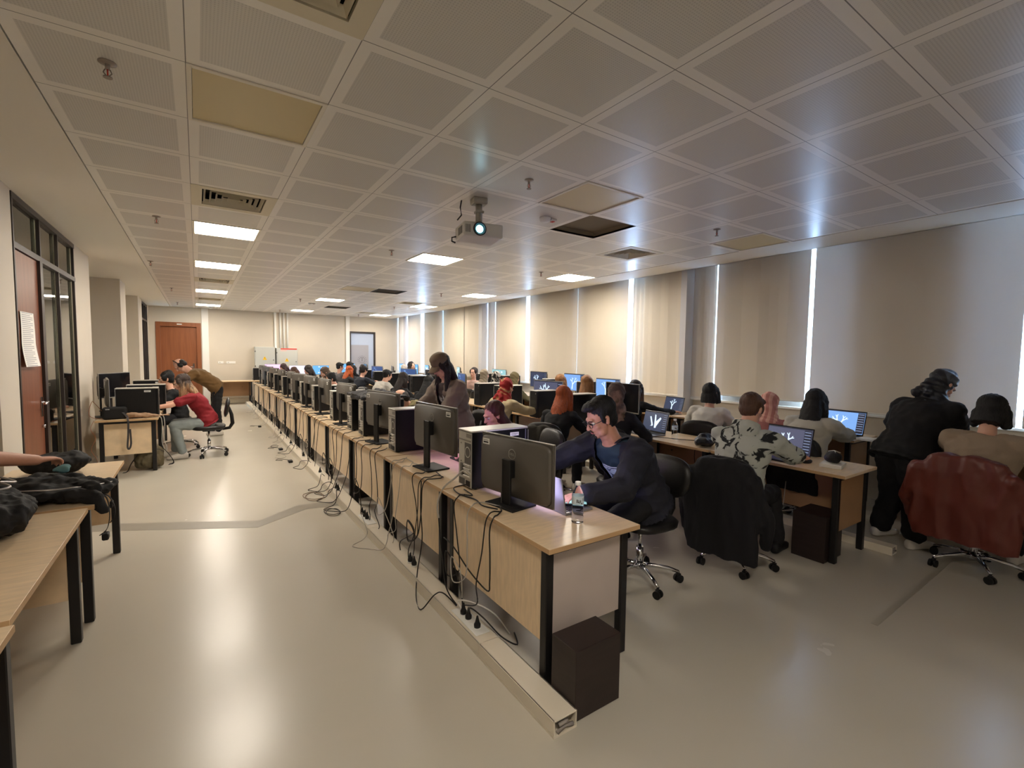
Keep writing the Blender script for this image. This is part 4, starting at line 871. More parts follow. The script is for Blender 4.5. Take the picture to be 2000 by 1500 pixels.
def coat(x, y, face, label, m_, cat='jacket', z0=.18, wid=.27, seed=0, name='draped_jacket', sleeves=True, top=.90):
    f = lambda p: .012*noise.noise(Vector((p.x*9, p.y*9, p.z*2.5+seed)))+.006*math.sin(p.x*38+2*noise.noise(p*3))-.016*abs(noise.noise(Vector((p.x*12, p.y*12, p.z*4+seed))))-.008*abs(noise.noise(Vector((p.x*26, p.y*26, p.z*10))))
    a = MB(); ax, ay = (1, 0, 0), (0, 1, 0)
    a.loft([((0, -.29, top), ax, ay, .10, .045), ((0, -.29, top-.03), ax, ay, wid*.72, .06), ((0, -.30, top-.14), ax, ay, wid*.92, .065), ((0, -.315, top-.34), ax, ay, wid, .055), ((0.01, -.32, z0+.15), ax, ay, wid*1.05, .05), ((.02, -.32, z0), ax, ay, wid*.98, .045)], n=20, e=3)
    if sleeves:
        for s_ in (-1, 1): a.capsule((s_*wid*.85, -.30, top-.14), (s_*wid*1.12, -.26, top-.38), .065, .055); a.capsule((s_*wid*1.12, -.26, top-.38), (s_*wid*1.1, -.20, z0+.12), .055, .045)
    me = vox(a, .011, 3, fold=f); me.materials.append(m_); o = link(name, me); o.location = (x, y, 0); o.rotation_euler = (0, 0, face-PI/2); tag(o, label, cat); return o
# ================================================================== PEOPLE
def V3(*a): return Vector(a)
def ombre(name, low, high, z0, z1):
    m = mat(name, low, .45, bump=.5, bscale=60, stretch=(6, 6, .5)); nt = m.node_tree; b = nt.nodes['Principled BSDF']
    tc = nt.nodes.new('ShaderNodeTexCoord'); sp = nt.nodes.new('ShaderNodeSeparateXYZ'); n = nt.nodes.new('ShaderNodeTexNoise'); n.inputs['Scale'].default_value = 16
    mp = nt.nodes.new('ShaderNodeMapping'); mp.inputs['Scale'].default_value = (3, 3, .3); nt.links.new(tc.outputs['Object'], mp.inputs[0]); nt.links.new(mp.outputs[0], n.inputs['Vector'])
    nt.links.new(tc.outputs['Object'], sp.inputs[0]); ad = nt.nodes.new('ShaderNodeMath'); ad.operation = 'MULTIPLY_ADD'; ad.inputs[1].default_value = .35; nt.links.new(n.outputs[0], ad.inputs[0]); nt.links.new(sp.outputs[2], ad.inputs[2])
    mr = nt.nodes.new('ShaderNodeMapRange'); mr.inputs[1].default_value = z0+.17; mr.inputs[2].default_value = z1+.17; nt.links.new(ad.outputs[0], mr.inputs[0])
    mx = nt.nodes.new('ShaderNodeMix'); mx.data_type = 'RGBA'; nt.links.new(mr.outputs[0], mx.inputs[0]); mx.inputs[6].default_value = (*lin(low), 1); mx.inputs[7].default_value = (*lin(high), 1); nt.links.new(mx.outputs[2], b.inputs['Base Color']); return m
HAIR = {'black': mat('black hair', (13, 12, 13), .5, bump=.5, bscale=60, stretch=(6, 6, .5)), 'dark': mat('dark brown hair', (34, 23, 20), .48, bump=.5, bscale=60, stretch=(6, 6, .5)), 'brown': mat('brown hair', (86, 58, 42), .45, var=.2, vscale=12, bump=.5, bscale=60, stretch=(6, 6, .5)),
        'maroon': mat('dark maroon hair', (54, 26, 26), .42, bump=.5, bscale=60, stretch=(6, 6, .5)), 'orange': mat('copper red hair', (176, 84, 38), .45, var=.3, vscale=14, bump=.6, bscale=60, stretch=(6, 6, .5)), 'blond': ombre('dark roots blond hair', (182, 146, 108), (58, 44, 38), .98, 1.14),
        'lbrown': mat('light brown hair', (140, 98, 62), .45, var=.25, vscale=12, bump=.5, bscale=60, stretch=(6, 6, .5)), 'auburn': mat('auburn hair', (74, 36, 28), .4, var=.25, vscale=10, bump=.5, bscale=60, stretch=(6, 6, .5)), 'tips': ombre('dark hair with brown lengths', (120, 84, 58), (38, 28, 25), .85, 1.12)}
def ik(S, Tt, a, b, hint):
    d = Tt-S; L = d.length
    if L > (a+b)*.985: Tt = S+d.normalized()*(a+b)*.985; d = Tt-S; L = d.length
    L = max(L, abs(a-b)+.02)
    x = (a*a-b*b+L*L)/(2*L); h = math.sqrt(max(1e-6, a*a-x*x)); u = d.normalized(); n = (hint-u*hint.dot(u)).normalized()
    return S+u*x+n*h, Tt
def head_parts(a, Hm, s, fem, vs):
    """Hm: 4x4 head frame (x right, y forward, z up), union shapes into a"""
    R3 = Hm.to_3x3(); P = lambda x, y, z: Hm @ Vector((x*s, y*s, z*s))
    E = lambda c, r, q=None: a.ell(P(*c), (r[0]*s, r[1]*s, r[2]*s), R3 if q is None else R3 @ q, n=16, m=10)
    E((0, -.015, .03), (.074, .092, .086)); E((0, .018, -.02), (.061, .068, .085)); E((0, .03, -.072), (.046, .05, .038)); E((0, .066, -.098), (.02, .018, .015))
    E((0, .074, .028), (.048, .018, .013))
    for q in (-1, 1):
        E((q*.04, .055, -.022), (.022, .024, .02)); E((q*.035, .035, -.075), (.022, .035, .026))
        E((q*.076, -.006, -.008), (.009, .017, .030), Matrix.Rotation(q*.3, 3, 'Z')); E((q*.080, -.014, .004), (.008, .012, .02), Matrix.Rotation(q*.5, 3, 'Z'))
    a.capsule(P(0, .085, .016), P(0, .108, -.024), .008*s, .0125*s)
    for q in (-1, 1): E((q*.010, .095, -.028), (.008, .009, .007))
    E((0, .083, -.052), (.022, .012, .006)); E((0, .081, -.063), (.019, .012, .007)); E((0, .075, -.048), (.028, .014, .014))
def hand_parts(a, W, d, n, s, side, curl=.5, spread=.12, fist=False):
    """W wrist, d finger direction, n palm-down normal (points to back of hand)"""
    d = d.normalized(); n = (n-d*n.dot(d)).normalized(); r = d.cross(n)*side   # towards thumb
    ax = d.cross(n)
    a.loft([(W-d*.01, ax, n, .026*s, .019*s), (W+d*.02*s, ax, n, .030*s, .017*s), (W+d*.055*s, ax, n, .040*s, .014*s), (W+d*.085*s, ax, n, .041*s, .0125*s), (W+d*.094*s, ax, n, .034*s, .009*s)], n=14, e=2.6)
    Ls = [.068, .076, .072, .057]
    for k in range(4):
        off = (1.5-k)*.0205*s; base = W+d*.086*s+r*off; dd = (d+r*spread*(1.5-k)*.5).normalized(); p = base; L = Ls[k]*s; nn = n
        for q, (fr, ra) in enumerate(((.45, .0092), (.3, .0084), (.25, .0074))):
            an = curl*(.35 if q == 0 else .75)
            rot = Matrix.Rotation(an, 3, dd.cross(nn)); dd2 = (dd*math.cos(an)-nn*math.sin(an)).normalized(); nn = (nn*math.cos(an)+dd*math.sin(an)).normalized(); dd = dd2
            p2 = p+dd*L*fr; a.capsule(p, p2, ra*s, ra*s*.93, n=8); p = p2
    b0 = W+d*.02*s+r*.022*s-n*.004; t1 = b0+(d*.6+r*.75-n*.15).normalized()*.042*s; t2 = t1+(d*.92+r*.3-n*.25).normalized()*.032*s; t3 = t2+(d-n*.3).normalized()*.022*s
    a.capsule(b0, t1, .0135*s, .011*s, n=8); a.capsule(t1, t2, .0105*s, .0095*s, n=8); a.capsule(t2, t3, .0092*s, .008*s, n=8)
def person(label, head, face, hair='short', hcol='black', top='t', topm=None, botm=None, skin=None, stand=False, hp=25, hy=0, hr=0, twist=0, hands=(None, None), fem=True, s=.96, q=.012, group=None, sleeve='long', chairlab=None, lean=None, side=0, shoem=None, eyes=False, glasses=False, extra=None, extram=None, feet=None, knees=None, legs=True, hem=0, curl=.6, puff=.0, bulk=1.0, opened=False, innerm=None, seatz=.52, cutneck=True, palm=(None, None), hands_on=True, brow=True, scarfm=None, capm=None, base=None, pants='long', foldk=1.0, chairoff=(0, 0)):
    skin = skin or skin_l; topm = topm or fabric_b; botm = botm or mat('black trousers', (24, 24, 28), .8, bump=.15, bscale=60); shoem = shoem or mat('white sneakers', (214, 208, 200), .6)
    F = math.radians(face); sw = (.165 if fem else .19)*s*bulk; tl = (.50 if not stand else .52)*s
    hx, hy_, hz = head; hip = seatz*s if not stand else .90*s
    def spine(L):
        up = V3(math.sin(side), math.sin(L), math.cos(L)).normalized(); Pv = V3(0, 0, hip); C7 = Pv+up*tl; nd = L*.75+.15
        nk = C7+V3(math.sin(side)*.6, math.sin(nd), math.cos(nd)).normalized()*.085*s
        p = math.radians(hp)*.5+nd*.35
        c = nk+V3(math.sin(side)*.4, math.sin(p)*.095+.012, math.cos(p)*.095)*s
        return Pv, up, C7, nk, c
    if lean is None:
        lo, hi = -.15, 1.35
        for _ in range(30):
            mid = (lo+hi)/2
            if spine(mid)[4].z > hz: lo = mid
            else: hi = mid
        L = (lo+hi)/2
    else: L = lean
    Pv, up, C7, nk, hc = spine(L)
    if lean is not None or stand: dz = hz-hc.z
    else: dz = 0
    fx, fy = math.cos(F), math.sin(F)
    # root so that local hc -> head xy ; local x right=(fy,-fx), y fwd
    rx, ry = hx-(fy*hc.x+fx*hc.y), hy_-(-fx*hc.x+fy*hc.y)
    if stand and abs(dz) > .001:   # adjust leg length
        Pv.z += dz; C7.z += dz; nk.z += dz; hc.z += dz; hip += dz
    root = thing('person', label, 'person', (rx, ry, 0), F-PI/2, group)
    toL = Matrix.Rotation(-(F-PI/2), 4, 'Z') @ Matrix.Translation((-rx, -ry, 0))
    tw = math.radians(twist); right = V3(math.cos(tw), -math.sin(tw), 0) ; right = (right-up*right.dot(up)).normalized(); fwd = up.cross(right)
    rP = V3(1, 0, 0)
    Lp = lambda t: Pv.lerp(C7, t) + (-fwd)*.035*math.sin(PI*t)*s*(1 if L > .1 else .3)
    def mixr(t): r = (rP*(1-t)+right*t).normalized(); return r, up.cross(r).normalized()
    TR = [(-.1, .115, .09), (.0, .168 if fem else .16, .118), (.12, .165 if fem else .155, .112), (.34, .125 if fem else .148, .092 if fem else .105), (.62, .15 if fem else .175, .108 if fem else .115), (.80, .158 if fem else .185, .10), (.92, .125 if fem else .15, .078), (1.0, .066, .06)]
    def torso(a, g=0, t0=-1, t1=2, hemg=0):
        R = []
        for t, x, y in TR:
            if t < t0 or t > t1: continue
            r, f = mixr(max(0, t)); gg = g+hemg*max(0, .4-t); R.append((Lp(t), r, f, x*s*bulk+gg, y*s*bulk+gg))
        a.loft(R, n=22, e=2.3)
    Sh = [Lp(.88)+right*sw*k for k in (-1, 1)]
    # hands
    T_ = []
    for k in (0, 1):
        h_ = hands[k]
        if h_ is None: tt = V3((-.17, .17)[k], .44+hc.y*.25, .745 if not stand else hip-.08) if not stand else V3((-.2, .2)[k], .12, hip-.02)
        else: tt = toL @ Vector(h_)
        T_.append(tt)
    arms = []
    for k in (0, 1):
        sg = (-1, 1)[k]; hint = V3(sg*.75, -.35, -.75)
        e, w_ = ik(Sh[k], T_[k], .285*s, .25*s, hint); arms.append((Sh[k], e, w_))
    # body
    a = MB(); torso(a)
    a.capsule(C7-up*.03, nk+V3(0, 0, .02), .058*s if fem else .066*s, .05*s if fem else .06*s)
    pr = math.radians(hp); hyr = math.radians(hy+twist)
    Hm = Matrix.Translation(hc) @ Matrix.Rotation(-hyr, 4, 'Z') @ Matrix.Rotation(-pr, 4, 'X') @ Matrix.Rotation(math.radians(hr), 4, 'Y')
    head_parts(a, Hm, s, fem, q)
    a.capsule(nk-V3(0, 0, .01), Hm @ V3(0, -.02, -.04), .05*s if fem else .058*s, .052*s)
    for k in (0, 1):
        S_, e, w_ = arms[k]; am = (.043 if fem else .05)*s
        a.capsule(S_, e, am*1.1, am*.85); a.capsule(e, w_, am*.85, am*.58)
        dd = (w_-e).normalized()
        pn = palm[k] if palm[k] is not None else V3(0, .1, 1)
        if hands_on:
            dh = V3(dd.x, dd.y, dd.z*.35).normalized()
            hand_parts(a, w_, dh, Vector(pn), s*.97, (1, -1)[k], curl)
    hipj = []; kn = []; an = []
    for k in (0, 1):
        sg = (-1, 1)[k]; hj = V3(sg*.085*s, 0, hip-.01)
        if stand: kk = V3(sg*.09*s, .02, hip*.54); aa = V3(sg*.1*s, -.01, .085)
        else: kk = V3(sg*.12*s, .42*s, .50*s); aa = V3(sg*.13*s, .40*s, .09)
        if knees and knees[k]: kk = Vector(knees[k])
        if feet and feet[k]: aa = Vector(feet[k])
        hipj.append(hj); kn.append(kk); an.append(aa)
        if legs:
            a.capsule(hj, kk, .078*s, .055*s); a.capsule(kk, aa, .052*s, .036*s)
            a.capsule(aa+V3(0, -.02, -.045), aa+V3(sg*.01, .14, -.06), .032*s, .028*s)
    me = vox(a, q*s, 4 if q < .009 else 2); me.materials.append(skin); link('body', me, root)
    # face details
    HP = lambda x, y, z: Hm @ Vector((x*s, y*s, z*s)); R3 = Hm.to_3x3()
    if eyes:
        for k in (-1, 1):
            a = MB(); a.ell(HP(k*.031, .072, .004), (.0135*s, .0135*s, .010*s), R3, n=16, m=12, mi=0); a.ell(HP(k*.031, .0815, .000), (.0055*s, .005*s, .0055*s), R3, mi=1); a.tube([HP(k*.031-.014, .0825, .006), HP(k*.031-.006, .0875, .0105), HP(k*.031+.006, .0875, .0105), HP(k*.031+.014, .0815, .006)], .0018*s, mi=1)
            a.build('eye', [eyew, iris], root)
        a = MB(); a.ell(HP(0, .094, -.0535), (.019*s, .005*s, .0035*s), R3); a.ell(HP(0, .0925, -.0605), (.016*s, .005*s, .0045*s), R3); a.build('lips', lipm, root)
    if brow:
        for k in (-1, 1):
            a = MB(); a.tube([HP(k*.012, .0925, .022), HP(k*.025, .0925, .028), HP(k*.045, .079, .024)], [.003*s, .0036*s, .002*s]); a.build('eyebrow', HAIR[hcol] if hcol in HAIR else iris, root)
    # hair
    if hair:
        a = MB(); hm = HAIR.get(hcol); E = lambda c, r: a.ell(HP(*c), tuple(x*s for x in r), R3, n=18, m=12)
        down = V3(0, 0, -1); back = R3 @ V3(0, -1, 0)
        if hair in ('short', 'boy'): E((0, -.034, .048), (.085, .098, .086)); E((0, -.05, -.005), (.074, .066, .075)); E((.01, .045, .085), (.062, .045, .030)); [E((k*.07, .012, .015), (.014, .03, .045)) for k in (-1, 1)]
        elif hair == 'quiff': E((0, -.036, .055), (.086, .098, .088)); E((0, -.054, -.01), (.076, .062, .078)); E((-.005, .030, .108), (.062, .052, .030)); E((.01, .062, .098), (.045, .03, .018)); [E((k*.073, .012, .015), (.009, .018, .04)) for k in (-1, 1)]
        elif hair == 'bald': E((0, -.045, .012), (.081, .072, .070)); E((0, -.055, -.02), (.072, .058, .06)); [E((k*.07, -.005, .02), (.014, .034, .035)) for k in (-1, 1)]
        else:
            E((0, -.034, .044), (.088, .100, .090)); E((0, -.045, -.01), (.083, .07, .08))
            for k in (-1, 1): E((k*.068, .016 if hair != 'back' else -.022, .03), (.022, .045, .055))
        if hair in ('long', 'verylong', 'bob', 'fore', 'back'):
            n0 = HP(0, -.06, -.02); Ln = {'bob': .12, 'long': .30, 'verylong': .42, 'fore': .3, 'back': .24}[hair]*s
            bk = V3(0, -1, 0); c7b = C7-fwd*.10
            p1 = n0+down*.06+bk*.01; p2 = (c7b*.7+n0*.3)+down*.05
            vec = (-up*.8+down*.2).normalized()
            if hair == 'fore': vec = down; p2 = HP(0, .03, -.12)
            rr = V3(1, 0, 0); R = [(HP(0, -.03, .03), R3 @ V3(1, 0, 0), R3 @ V3(0, 1, 0), .083*s, .085*s), (HP(0, -.045, -.05), R3 @ V3(1, 0, 0), R3 @ V3(0, 1, 0), .092*s, .07*s)]
            if hair == 'bob': R.append((HP(0, -.05, -.12), R3 @ V3(1, 0, 0), R3 @ V3(0, 1, 0), .088*s, .05*s))
            else:
                R.append((p2, right, fwd, .098*s, .055*s)); R.append((p2+vec*Ln*.45-fwd*.01, right, fwd, .095*s, .045*s)); R.append((p2+vec*Ln*.8-fwd*.02, right, fwd, .07*s, .03*s)); R.append((p2+vec*Ln, right, fwd, .03*s, .015*s))
            a.loft(R, n=20)
            for k in (-1, 1):
                if hair == 'back': continue
                b0 = HP(k*.078, .02, .02); b1 = HP(k*.088, .018, -.07)
                b2 = b1+down*Ln*(.45 if hair != 'bob' else .2)+V3(k*.01, .02, 0) if hair != 'fore' else b1+down*Ln*.8
                a.capsule(b0, b1, .026*s, .032*s); a.capsule(b1, b2, .034*s, .022*s); a.capsule(HP(k*.07, -.03, -.02), b2+V3(k*-.015, -.03, 0), .034*s, .026*s)
        if hair == 'bun': E((0, -.11, .07), (.035, .035, .035))
        if hair == 'up': E((0, -.07, .1), (.06, .05, .04)); E((.03, -.09, .08), (.03, .03, .03))
        if hair == 'pony': a.capsule(HP(0, -.11, .05), HP(0, -.16, -.06), .03*s, .035*s); a.capsule(HP(0, -.16, -.06), HP(0, -.13, -.2), .035*s, .015*s)
        Hi = Hm.inverted()
        def hf(p):
            l = Hi @ p; an_ = math.atan2(l.x, l.y+.02); return .0018*math.sin(an_*46+5*noise.noise(p*7))+.005*noise.noise(Vector((p.x*45, p.y*45, p.z*8)))
        me = vox(a, (.007 if q < .01 else .011)*s, 2, fold=hf); me.materials.append(hm); link('hair', me, root)
    if scarfm:
        a = MB(); E = lambda c, r: a.ell(HP(*c), tuple(x*s for x in r), R3, n=18, m=12)
        E((0, -.026, .035), (.094, .104, .098)); E((0, -.03, -.05), (.09, .09, .09)); E((0, .0, -.115), (.072, .078, .035))
        a.loft([(HP(0, -.01, -.08), R3 @ V3(1, 0, 0), R3 @ V3(0, 1, 0), .085*s, .09*s), (nk, right, fwd, .088*s, .088*s), (C7, right, fwd, .12*s, .10*s), (Lp(.86), right, fwd, .15*s, .125*s), (Lp(.80), right, fwd, .12*s, .11*s)], n=22)
        if extra == 'knot': kb = HP(0, -.10, -.05); dn = (-up*.9-fwd*.15); a.capsule(kb, kb+dn*.06-right*.02, .036*s, .034*s); a.capsule(kb+dn*.04, kb+dn*.15-right*.05, .032*s, .036*s); a.capsule(kb+dn*.04, kb+dn*.14+right*.045, .03*s, .032*s)
        Hi = Hm.inverted()
        def cutf(p):
            l = Hi @ p; return l.y > .045*s and abs(l.x) < .058*s and -.1*s < l.z < .075*s
        me = vox(a, .009*s, 2, fold=lambda p: .006*noise.noise(p*14)+.0035*math.sin((p.z*1.3+p.y+p.x*.4)*70+4*noise.noise(p*6)), cut=cutf); me.materials.append(scarfm); sc_ = link('headscarf', me, root)
        md = sc_.modifiers.new('thick', 'SOLIDIFY'); md.thickness = .004; md.offset = -1
    if capm:
        a = MB(); E = lambda c, r: a.ell(HP(*c), tuple(x*s for x in r), R3, n=20, m=12)
        E((0, -.018, .062), (.093, .108, .080)); E((0, -.01, .1), (.08, .09, .055))
        me = vox(a, .006, 2, fold=lambda p: .0035*noise.noise(p*18), cut=lambda p: (Hm.inverted() @ p).z < .040*s-.12*(Hm.inverted() @ p).y*.3); me.materials.append(capm); cp = link('cap', me, root); md = cp.modifiers.new('t', 'SOLIDIFY'); md.thickness = .004; md.offset = -1
        a = MB(); n_ = 12; U = []
        for i in range(n_+1):
            t = -1+2*i/n_; x = .078*t; y0 = .082*math.sqrt(max(0, 1-t*t*.8)); y1 = .088+.075*math.sqrt(max(0, 1-t*t)); U.append((HP(x, y0, .048-.010*abs(t)), HP(x*1.02, y1, .030-.024*t*t)))
        for i in range(n_): a.prism([U[i][0], U[i+1][0], U[i+1][1], U[i][1]], R3 @ V3(0, 0, .004))
        bmesh.ops.remove_doubles(a.bm, verts=a.bm.verts[:], dist=1e-5); a.build('brim', capm, cp)
    if glasses:
        a = MB()
        for k in (-1, 1):
            pts = [HP(k*.033+.027*math.cos(j*PI/8), .1-.006*abs(math.cos(j*PI/8)), .004+.017*math.sin(j*PI/8)) for j in range(17)]; a.tube(pts, .0022*s)
            a.tube([HP(k*.033-.026, .1, .014), HP(k*.033, .103, .022), HP(k*.033+.026, .1, .014)], .0035*s)
            a.tube([HP(k*.06, .096, .010), HP(k*.076, .06, .012), HP(k*.082, -.005, .008), HP(k*.080, -.02, -.008)], .0024*s)
        a.tube([HP(-.008, .103, .01), HP(0, .106, .013), HP(.008, .103, .01)], .0022*s)
        g_ = a.build('glasses', plast, root)
    if extra == 'headphones':
        a = MB(); a.tube([HP(.095*math.sin(j*PI/10-PI/2), -.01, .02+.115*math.cos(j*PI/10-PI/2)) for j in range(11)], .008*s)
        for k in (-1, 1): a.ell(HP(k*.088, -.005, .0), (.02*s, .036*s, .042*s), R3)
        a.build('headphones', plastm, root)
    if extra == 'topglasses':
        a = MB()
        for k in (-1, 1): a.ell(HP(k*.032, .075, .105), (.027*s, .006*s, .02*s), R3)
        a.build('sunglasses', plast, root)
    if extra == 'beard':
        a = MB(); 
        a.tube([HP(-.026, .093, -.052), HP(-.012, .0985, -.0445), HP(0, .0985, -.043), HP(.012, .0985, -.0445), HP(.026, .093, -.052)], [.0025, .0042, .0035, .0042, .0025]); a.ell(HP(0, .0825, -.096), (.016*s, .009*s, .012*s), R3)
        a.build('moustache', HAIR['black'], root)
    # top garment
    g = .013+puff
    def ff(p):
        return foldk*(.006*noise.noise(Vector((p.x*13, p.y*13, p.z*9)))+.0035*math.sin(p.z*55+5*noise.noise(p*7)+p.x*20)+.004-.012*abs(noise.noise(Vector((p.x*11, p.y*11+3, p.z*13)))))
    def garment(nm, g, m_, sl, hemg=0, cutf=None, fk=1, t1=.97, name2=None, hemdrop=0):
        a = MB(); torso(a, g, t0=-.2, t1=1.0, hemg=hemg)
        if hemdrop:
            r, f = mixr(0); a.loft([(Lp(.1), r, f, .16*s*bulk+g, .115*s*bulk+g), (Lp(0)-V3(0, 0, hemdrop*.5), r, f, .175*s*bulk+g, .125*s*bulk+g), (Lp(0)-V3(0, .0, hemdrop), r, f, .18*s*bulk+g+hemg, .13*s*bulk+g+hemg)], n=22)
        for k in (0, 1):
            S_, e, w_ = arms[k]; am = (.043 if fem else .05)*s+g
            a.capsule(Lp(.9)+right*(-.1, .1)[k]*s, S_, am*1.0, am*1.1)
            if sl == 'none': continue
            if sl == 'short': a.capsule(S_, S_.lerp(e, .62), am*1.15, am*1.12)
            elif sl == '34': a.capsule(S_, e, am*1.12, am*.98); a.capsule(e, e.lerp(w_, .55), am*.98, am*.85)
            else: a.capsule(S_, e, am*1.12, am*.98); a.capsule(e, e.lerp(w_, .95), am*.98, am*.72)
        Ck = C7+up*.012
        def ct(p):
            if cutf and cutf(p): return True
            return (p-Ck).dot(up) > .012 and (p-nk).length < .16
        me = vox(a, q*s*1.05, 3, fold=lambda p: ff(p)*fk, cut=ct); me.materials.append(m_); o_ = link(nm, me, root); md = o_.modifiers.new('t', 'SOLIDIFY'); md.thickness = .004; md.offset = -1; return o_, me
    res = {'root': root, 'Hm': Hm, 'C7': C7, 'up': up, 'right': right, 'fwd': fwd, 'Lp': Lp, 's': s, 'arms': arms, 'nk': nk, 'toL': toL}
    if opened:
        o_, me = garment('t_shirt', .010, innerm, 'none' , fk=.5); res['inner'] = me
        op = opened if isinstance(opened, float) else .07
        def cf(p):
            t = (p-Pv).dot(up)/tl; r, f = mixr(max(0, min(1, t))); c = Lp(max(0, min(1, t))); dx = (p-c).dot(r); dy = (p-c).dot(f)
            return dy > .03 and abs(dx) < op*(.55+.6*t) and t > -.2 and t < 1.1 and abs(dx) < .12
        o_, me = garment('jacket', .028+puff, topm, sleeve, hemg=.03+hem, cutf=cf, hemdrop=.06+hem); res['jacket'] = o_
    else:
        o_, me = garment({'t': 't_shirt', 'sweater': 'sweater', 'blouse': 'blouse', 'hoodie': 'hoodie', 'jacket': 'jacket'}.get(top, 'shirt'), g, topm, sleeve, hemg=.02+hem, hemdrop=.04+hem*.5); res['top'] = o_
    if top in ('hoodie',) or extra == 'collar':
        a = MB(); cc = C7+up*.005-fwd*.03
        a.loft([(cc-up*.04, right, fwd, .12*s, .10*s), (cc, right, fwd, .115*s, .105*s), (cc+up*.05-fwd*.015, right, fwd, .10*s, .085*s), (cc+up*.06-fwd*.02, right, fwd, .075*s, .06*s)], n=20); a.ell(cc-up*.03-fwd*.06, (.11*s, .05*s, .08*s))
        me = vox(a, q, 2, fold=ff, cut=lambda p: (p-hc).length < .098*s); me.materials.append(topm); o_ = link('hood' if top == 'hoodie' else 'collar', me, root); md = o_.modifiers.new('t', 'SOLIDIFY'); md.thickness = .005
    # trousers and shoes
    if legs:
        a = MB(); gg = .014+(.02 if pants == 'wide' else 0)
        r, f = mixr(0); a.loft([(Lp(.22), r, f, .135*s*bulk+.008, .10*s*bulk+.008), (Lp(.1), r, f, .165*s*bulk, .118*s*bulk), (Lp(0), r, f, .170*s*bulk, .128*s*bulk), (Lp(-.1), r, f, .14*s*bulk, .11*s*bulk)], n=22)
        for k in (0, 1):
            if pants == 'short': a.capsule(hipj[k], hipj[k].lerp(kn[k], .7), .08*s+gg, .07*s+gg); continue
            a.capsule(hipj[k], kn[k], .08*s*bulk+gg, .058*s+gg); a.capsule(kn[k], kn[k].lerp(an[k], .93 if pants != 'wide' else .86), .056*s+gg, (.045 if pants != 'wide' else .05)*s+gg)
        me = vox(a, max(q, .010)*s, 3, fold=lambda p: ff(p)*.8); me.materials.append(botm); link('trousers', me, root)
        for k in (0, 1):
            aa = an[k]; a = MB(); sg = (-1, 1)[k]; a.loft([((aa.x, aa.y-.065, .045), (1, 0, 0), (0, 0, 1), .028, .035), ((aa.x, aa.y-.03, .05), (1, 0, 0), (0, 0, 1), .038, .048), ((aa.x, aa.y+.05, .045), (1, 0, 0), (0, 0, 1), .042, .044), ((aa.x+sg*.006, aa.y+.13, .034), (1, 0, 0), (0, 0, 1), .046, .032), ((aa.x+sg*.006, aa.y+.19, .026), (1, 0, 0), (0, 0, 1), .032, .022)], n=16, e=2.6); a.capsule((aa.x, aa.y-.01, .06), (aa.x, aa.y-.015, .1), .04, .038)
            a.build('shoe', shoem, root)
    if not stand and chairlab:
        R_ = Matrix.Rotation(F-PI/2, 3, 'Z'); off = R_ @ V3(chairoff[0], chairoff[1]+.0, 0); res['chair'] = chair(rx+off.x, ry+off.y, F, chairlab)
    res['pos'] = (rx, ry); res['F'] = F
    return res
# ---------------- the people, front to back
white_t = mat('white cotton', (214, 210, 202), .8, bump=.1, bscale=80)
blackc = mat('black cotton', (22, 22, 25), .8, bump=.12, bscale=80)
navy = mat('navy black jacket cloth', (30, 31, 42), .75, bump=.12, bscale=90)
# P1 man in black jacket with glasses
p1 = person('black-haired man with glasses in an open black jacket, leaning over the nearest aisle desk', (2.17, 2.19, 1.165), 176, hair='quiff', hcol='black', topm=navy, innerm=mat('dark teal t-shirt', (42, 62, 74), .8), opened=.15, fem=False, s=1.0, q=.0068, hp=26, hy=12, twist=0, hands=((1.86, 1.98, .765), (1.80, 2.62, .78)), eyes=True, glasses=True, extra='beard', skin=skin_m, bulk=1.06, puff=.004, chairlab='black swivel chair under the man in the open black jacket', seatz=.60)
# print on the shirt, faces picked from the cloth itself
me = p1['inner']; me.materials.append(two_tone('blue white rock print', (60, 84, 118), (206, 226, 240), scale=16, thr=.46, soft=.03, rough=.8, distort=1.2, stretch=(1, 1, 2.2)))
me.materials.append(mat('white print', (222, 232, 240), .7))
for pl in me.polygons:
    c = pl.center; t = (c-p1['Lp'](0)).dot(p1['up'])/(.5); d_ = c-p1['Lp'](max(0, min(1, t))); x = d_.dot(p1['right']); y = d_.dot(p1['fwd'])
    if y > .02 and abs(x+.005) < .13 and .12 < t < .68: pl.material_index = 1
    if y > .02 and abs(x+.005) < .10 and (.69 < t < .712 or .665 < t < .672): pl.material_index = 2
# P2 woman leaning low, purple light
person('woman with auburn hair whose face glows purple behind the nearest aisle tower', (2.22, 3.60, 1.025), 172, hair='back', hcol='auburn', topm=blackc, q=.0075, s=.95, hp=24, hy=-8, eyes=True, hands=((1.85, 3.35, .76), (1.85, 3.75, .76)), chairlab='black chair under the woman lit purple')
# P3 balding man
person('balding man with glasses in an olive shirt bent over a keyboard', (2.12, 5.66, 1.0), 172, hair='bald', hcol='dark', fem=False, topm=mat('olive shirt', (132, 122, 84), .8, bump=.1, bscale=60), q=.009, s=.98, hp=36, hy=4, glasses=True, eyes=True, skin=skin_l, extra='collar', chairlab='black chair under the balding man in olive')
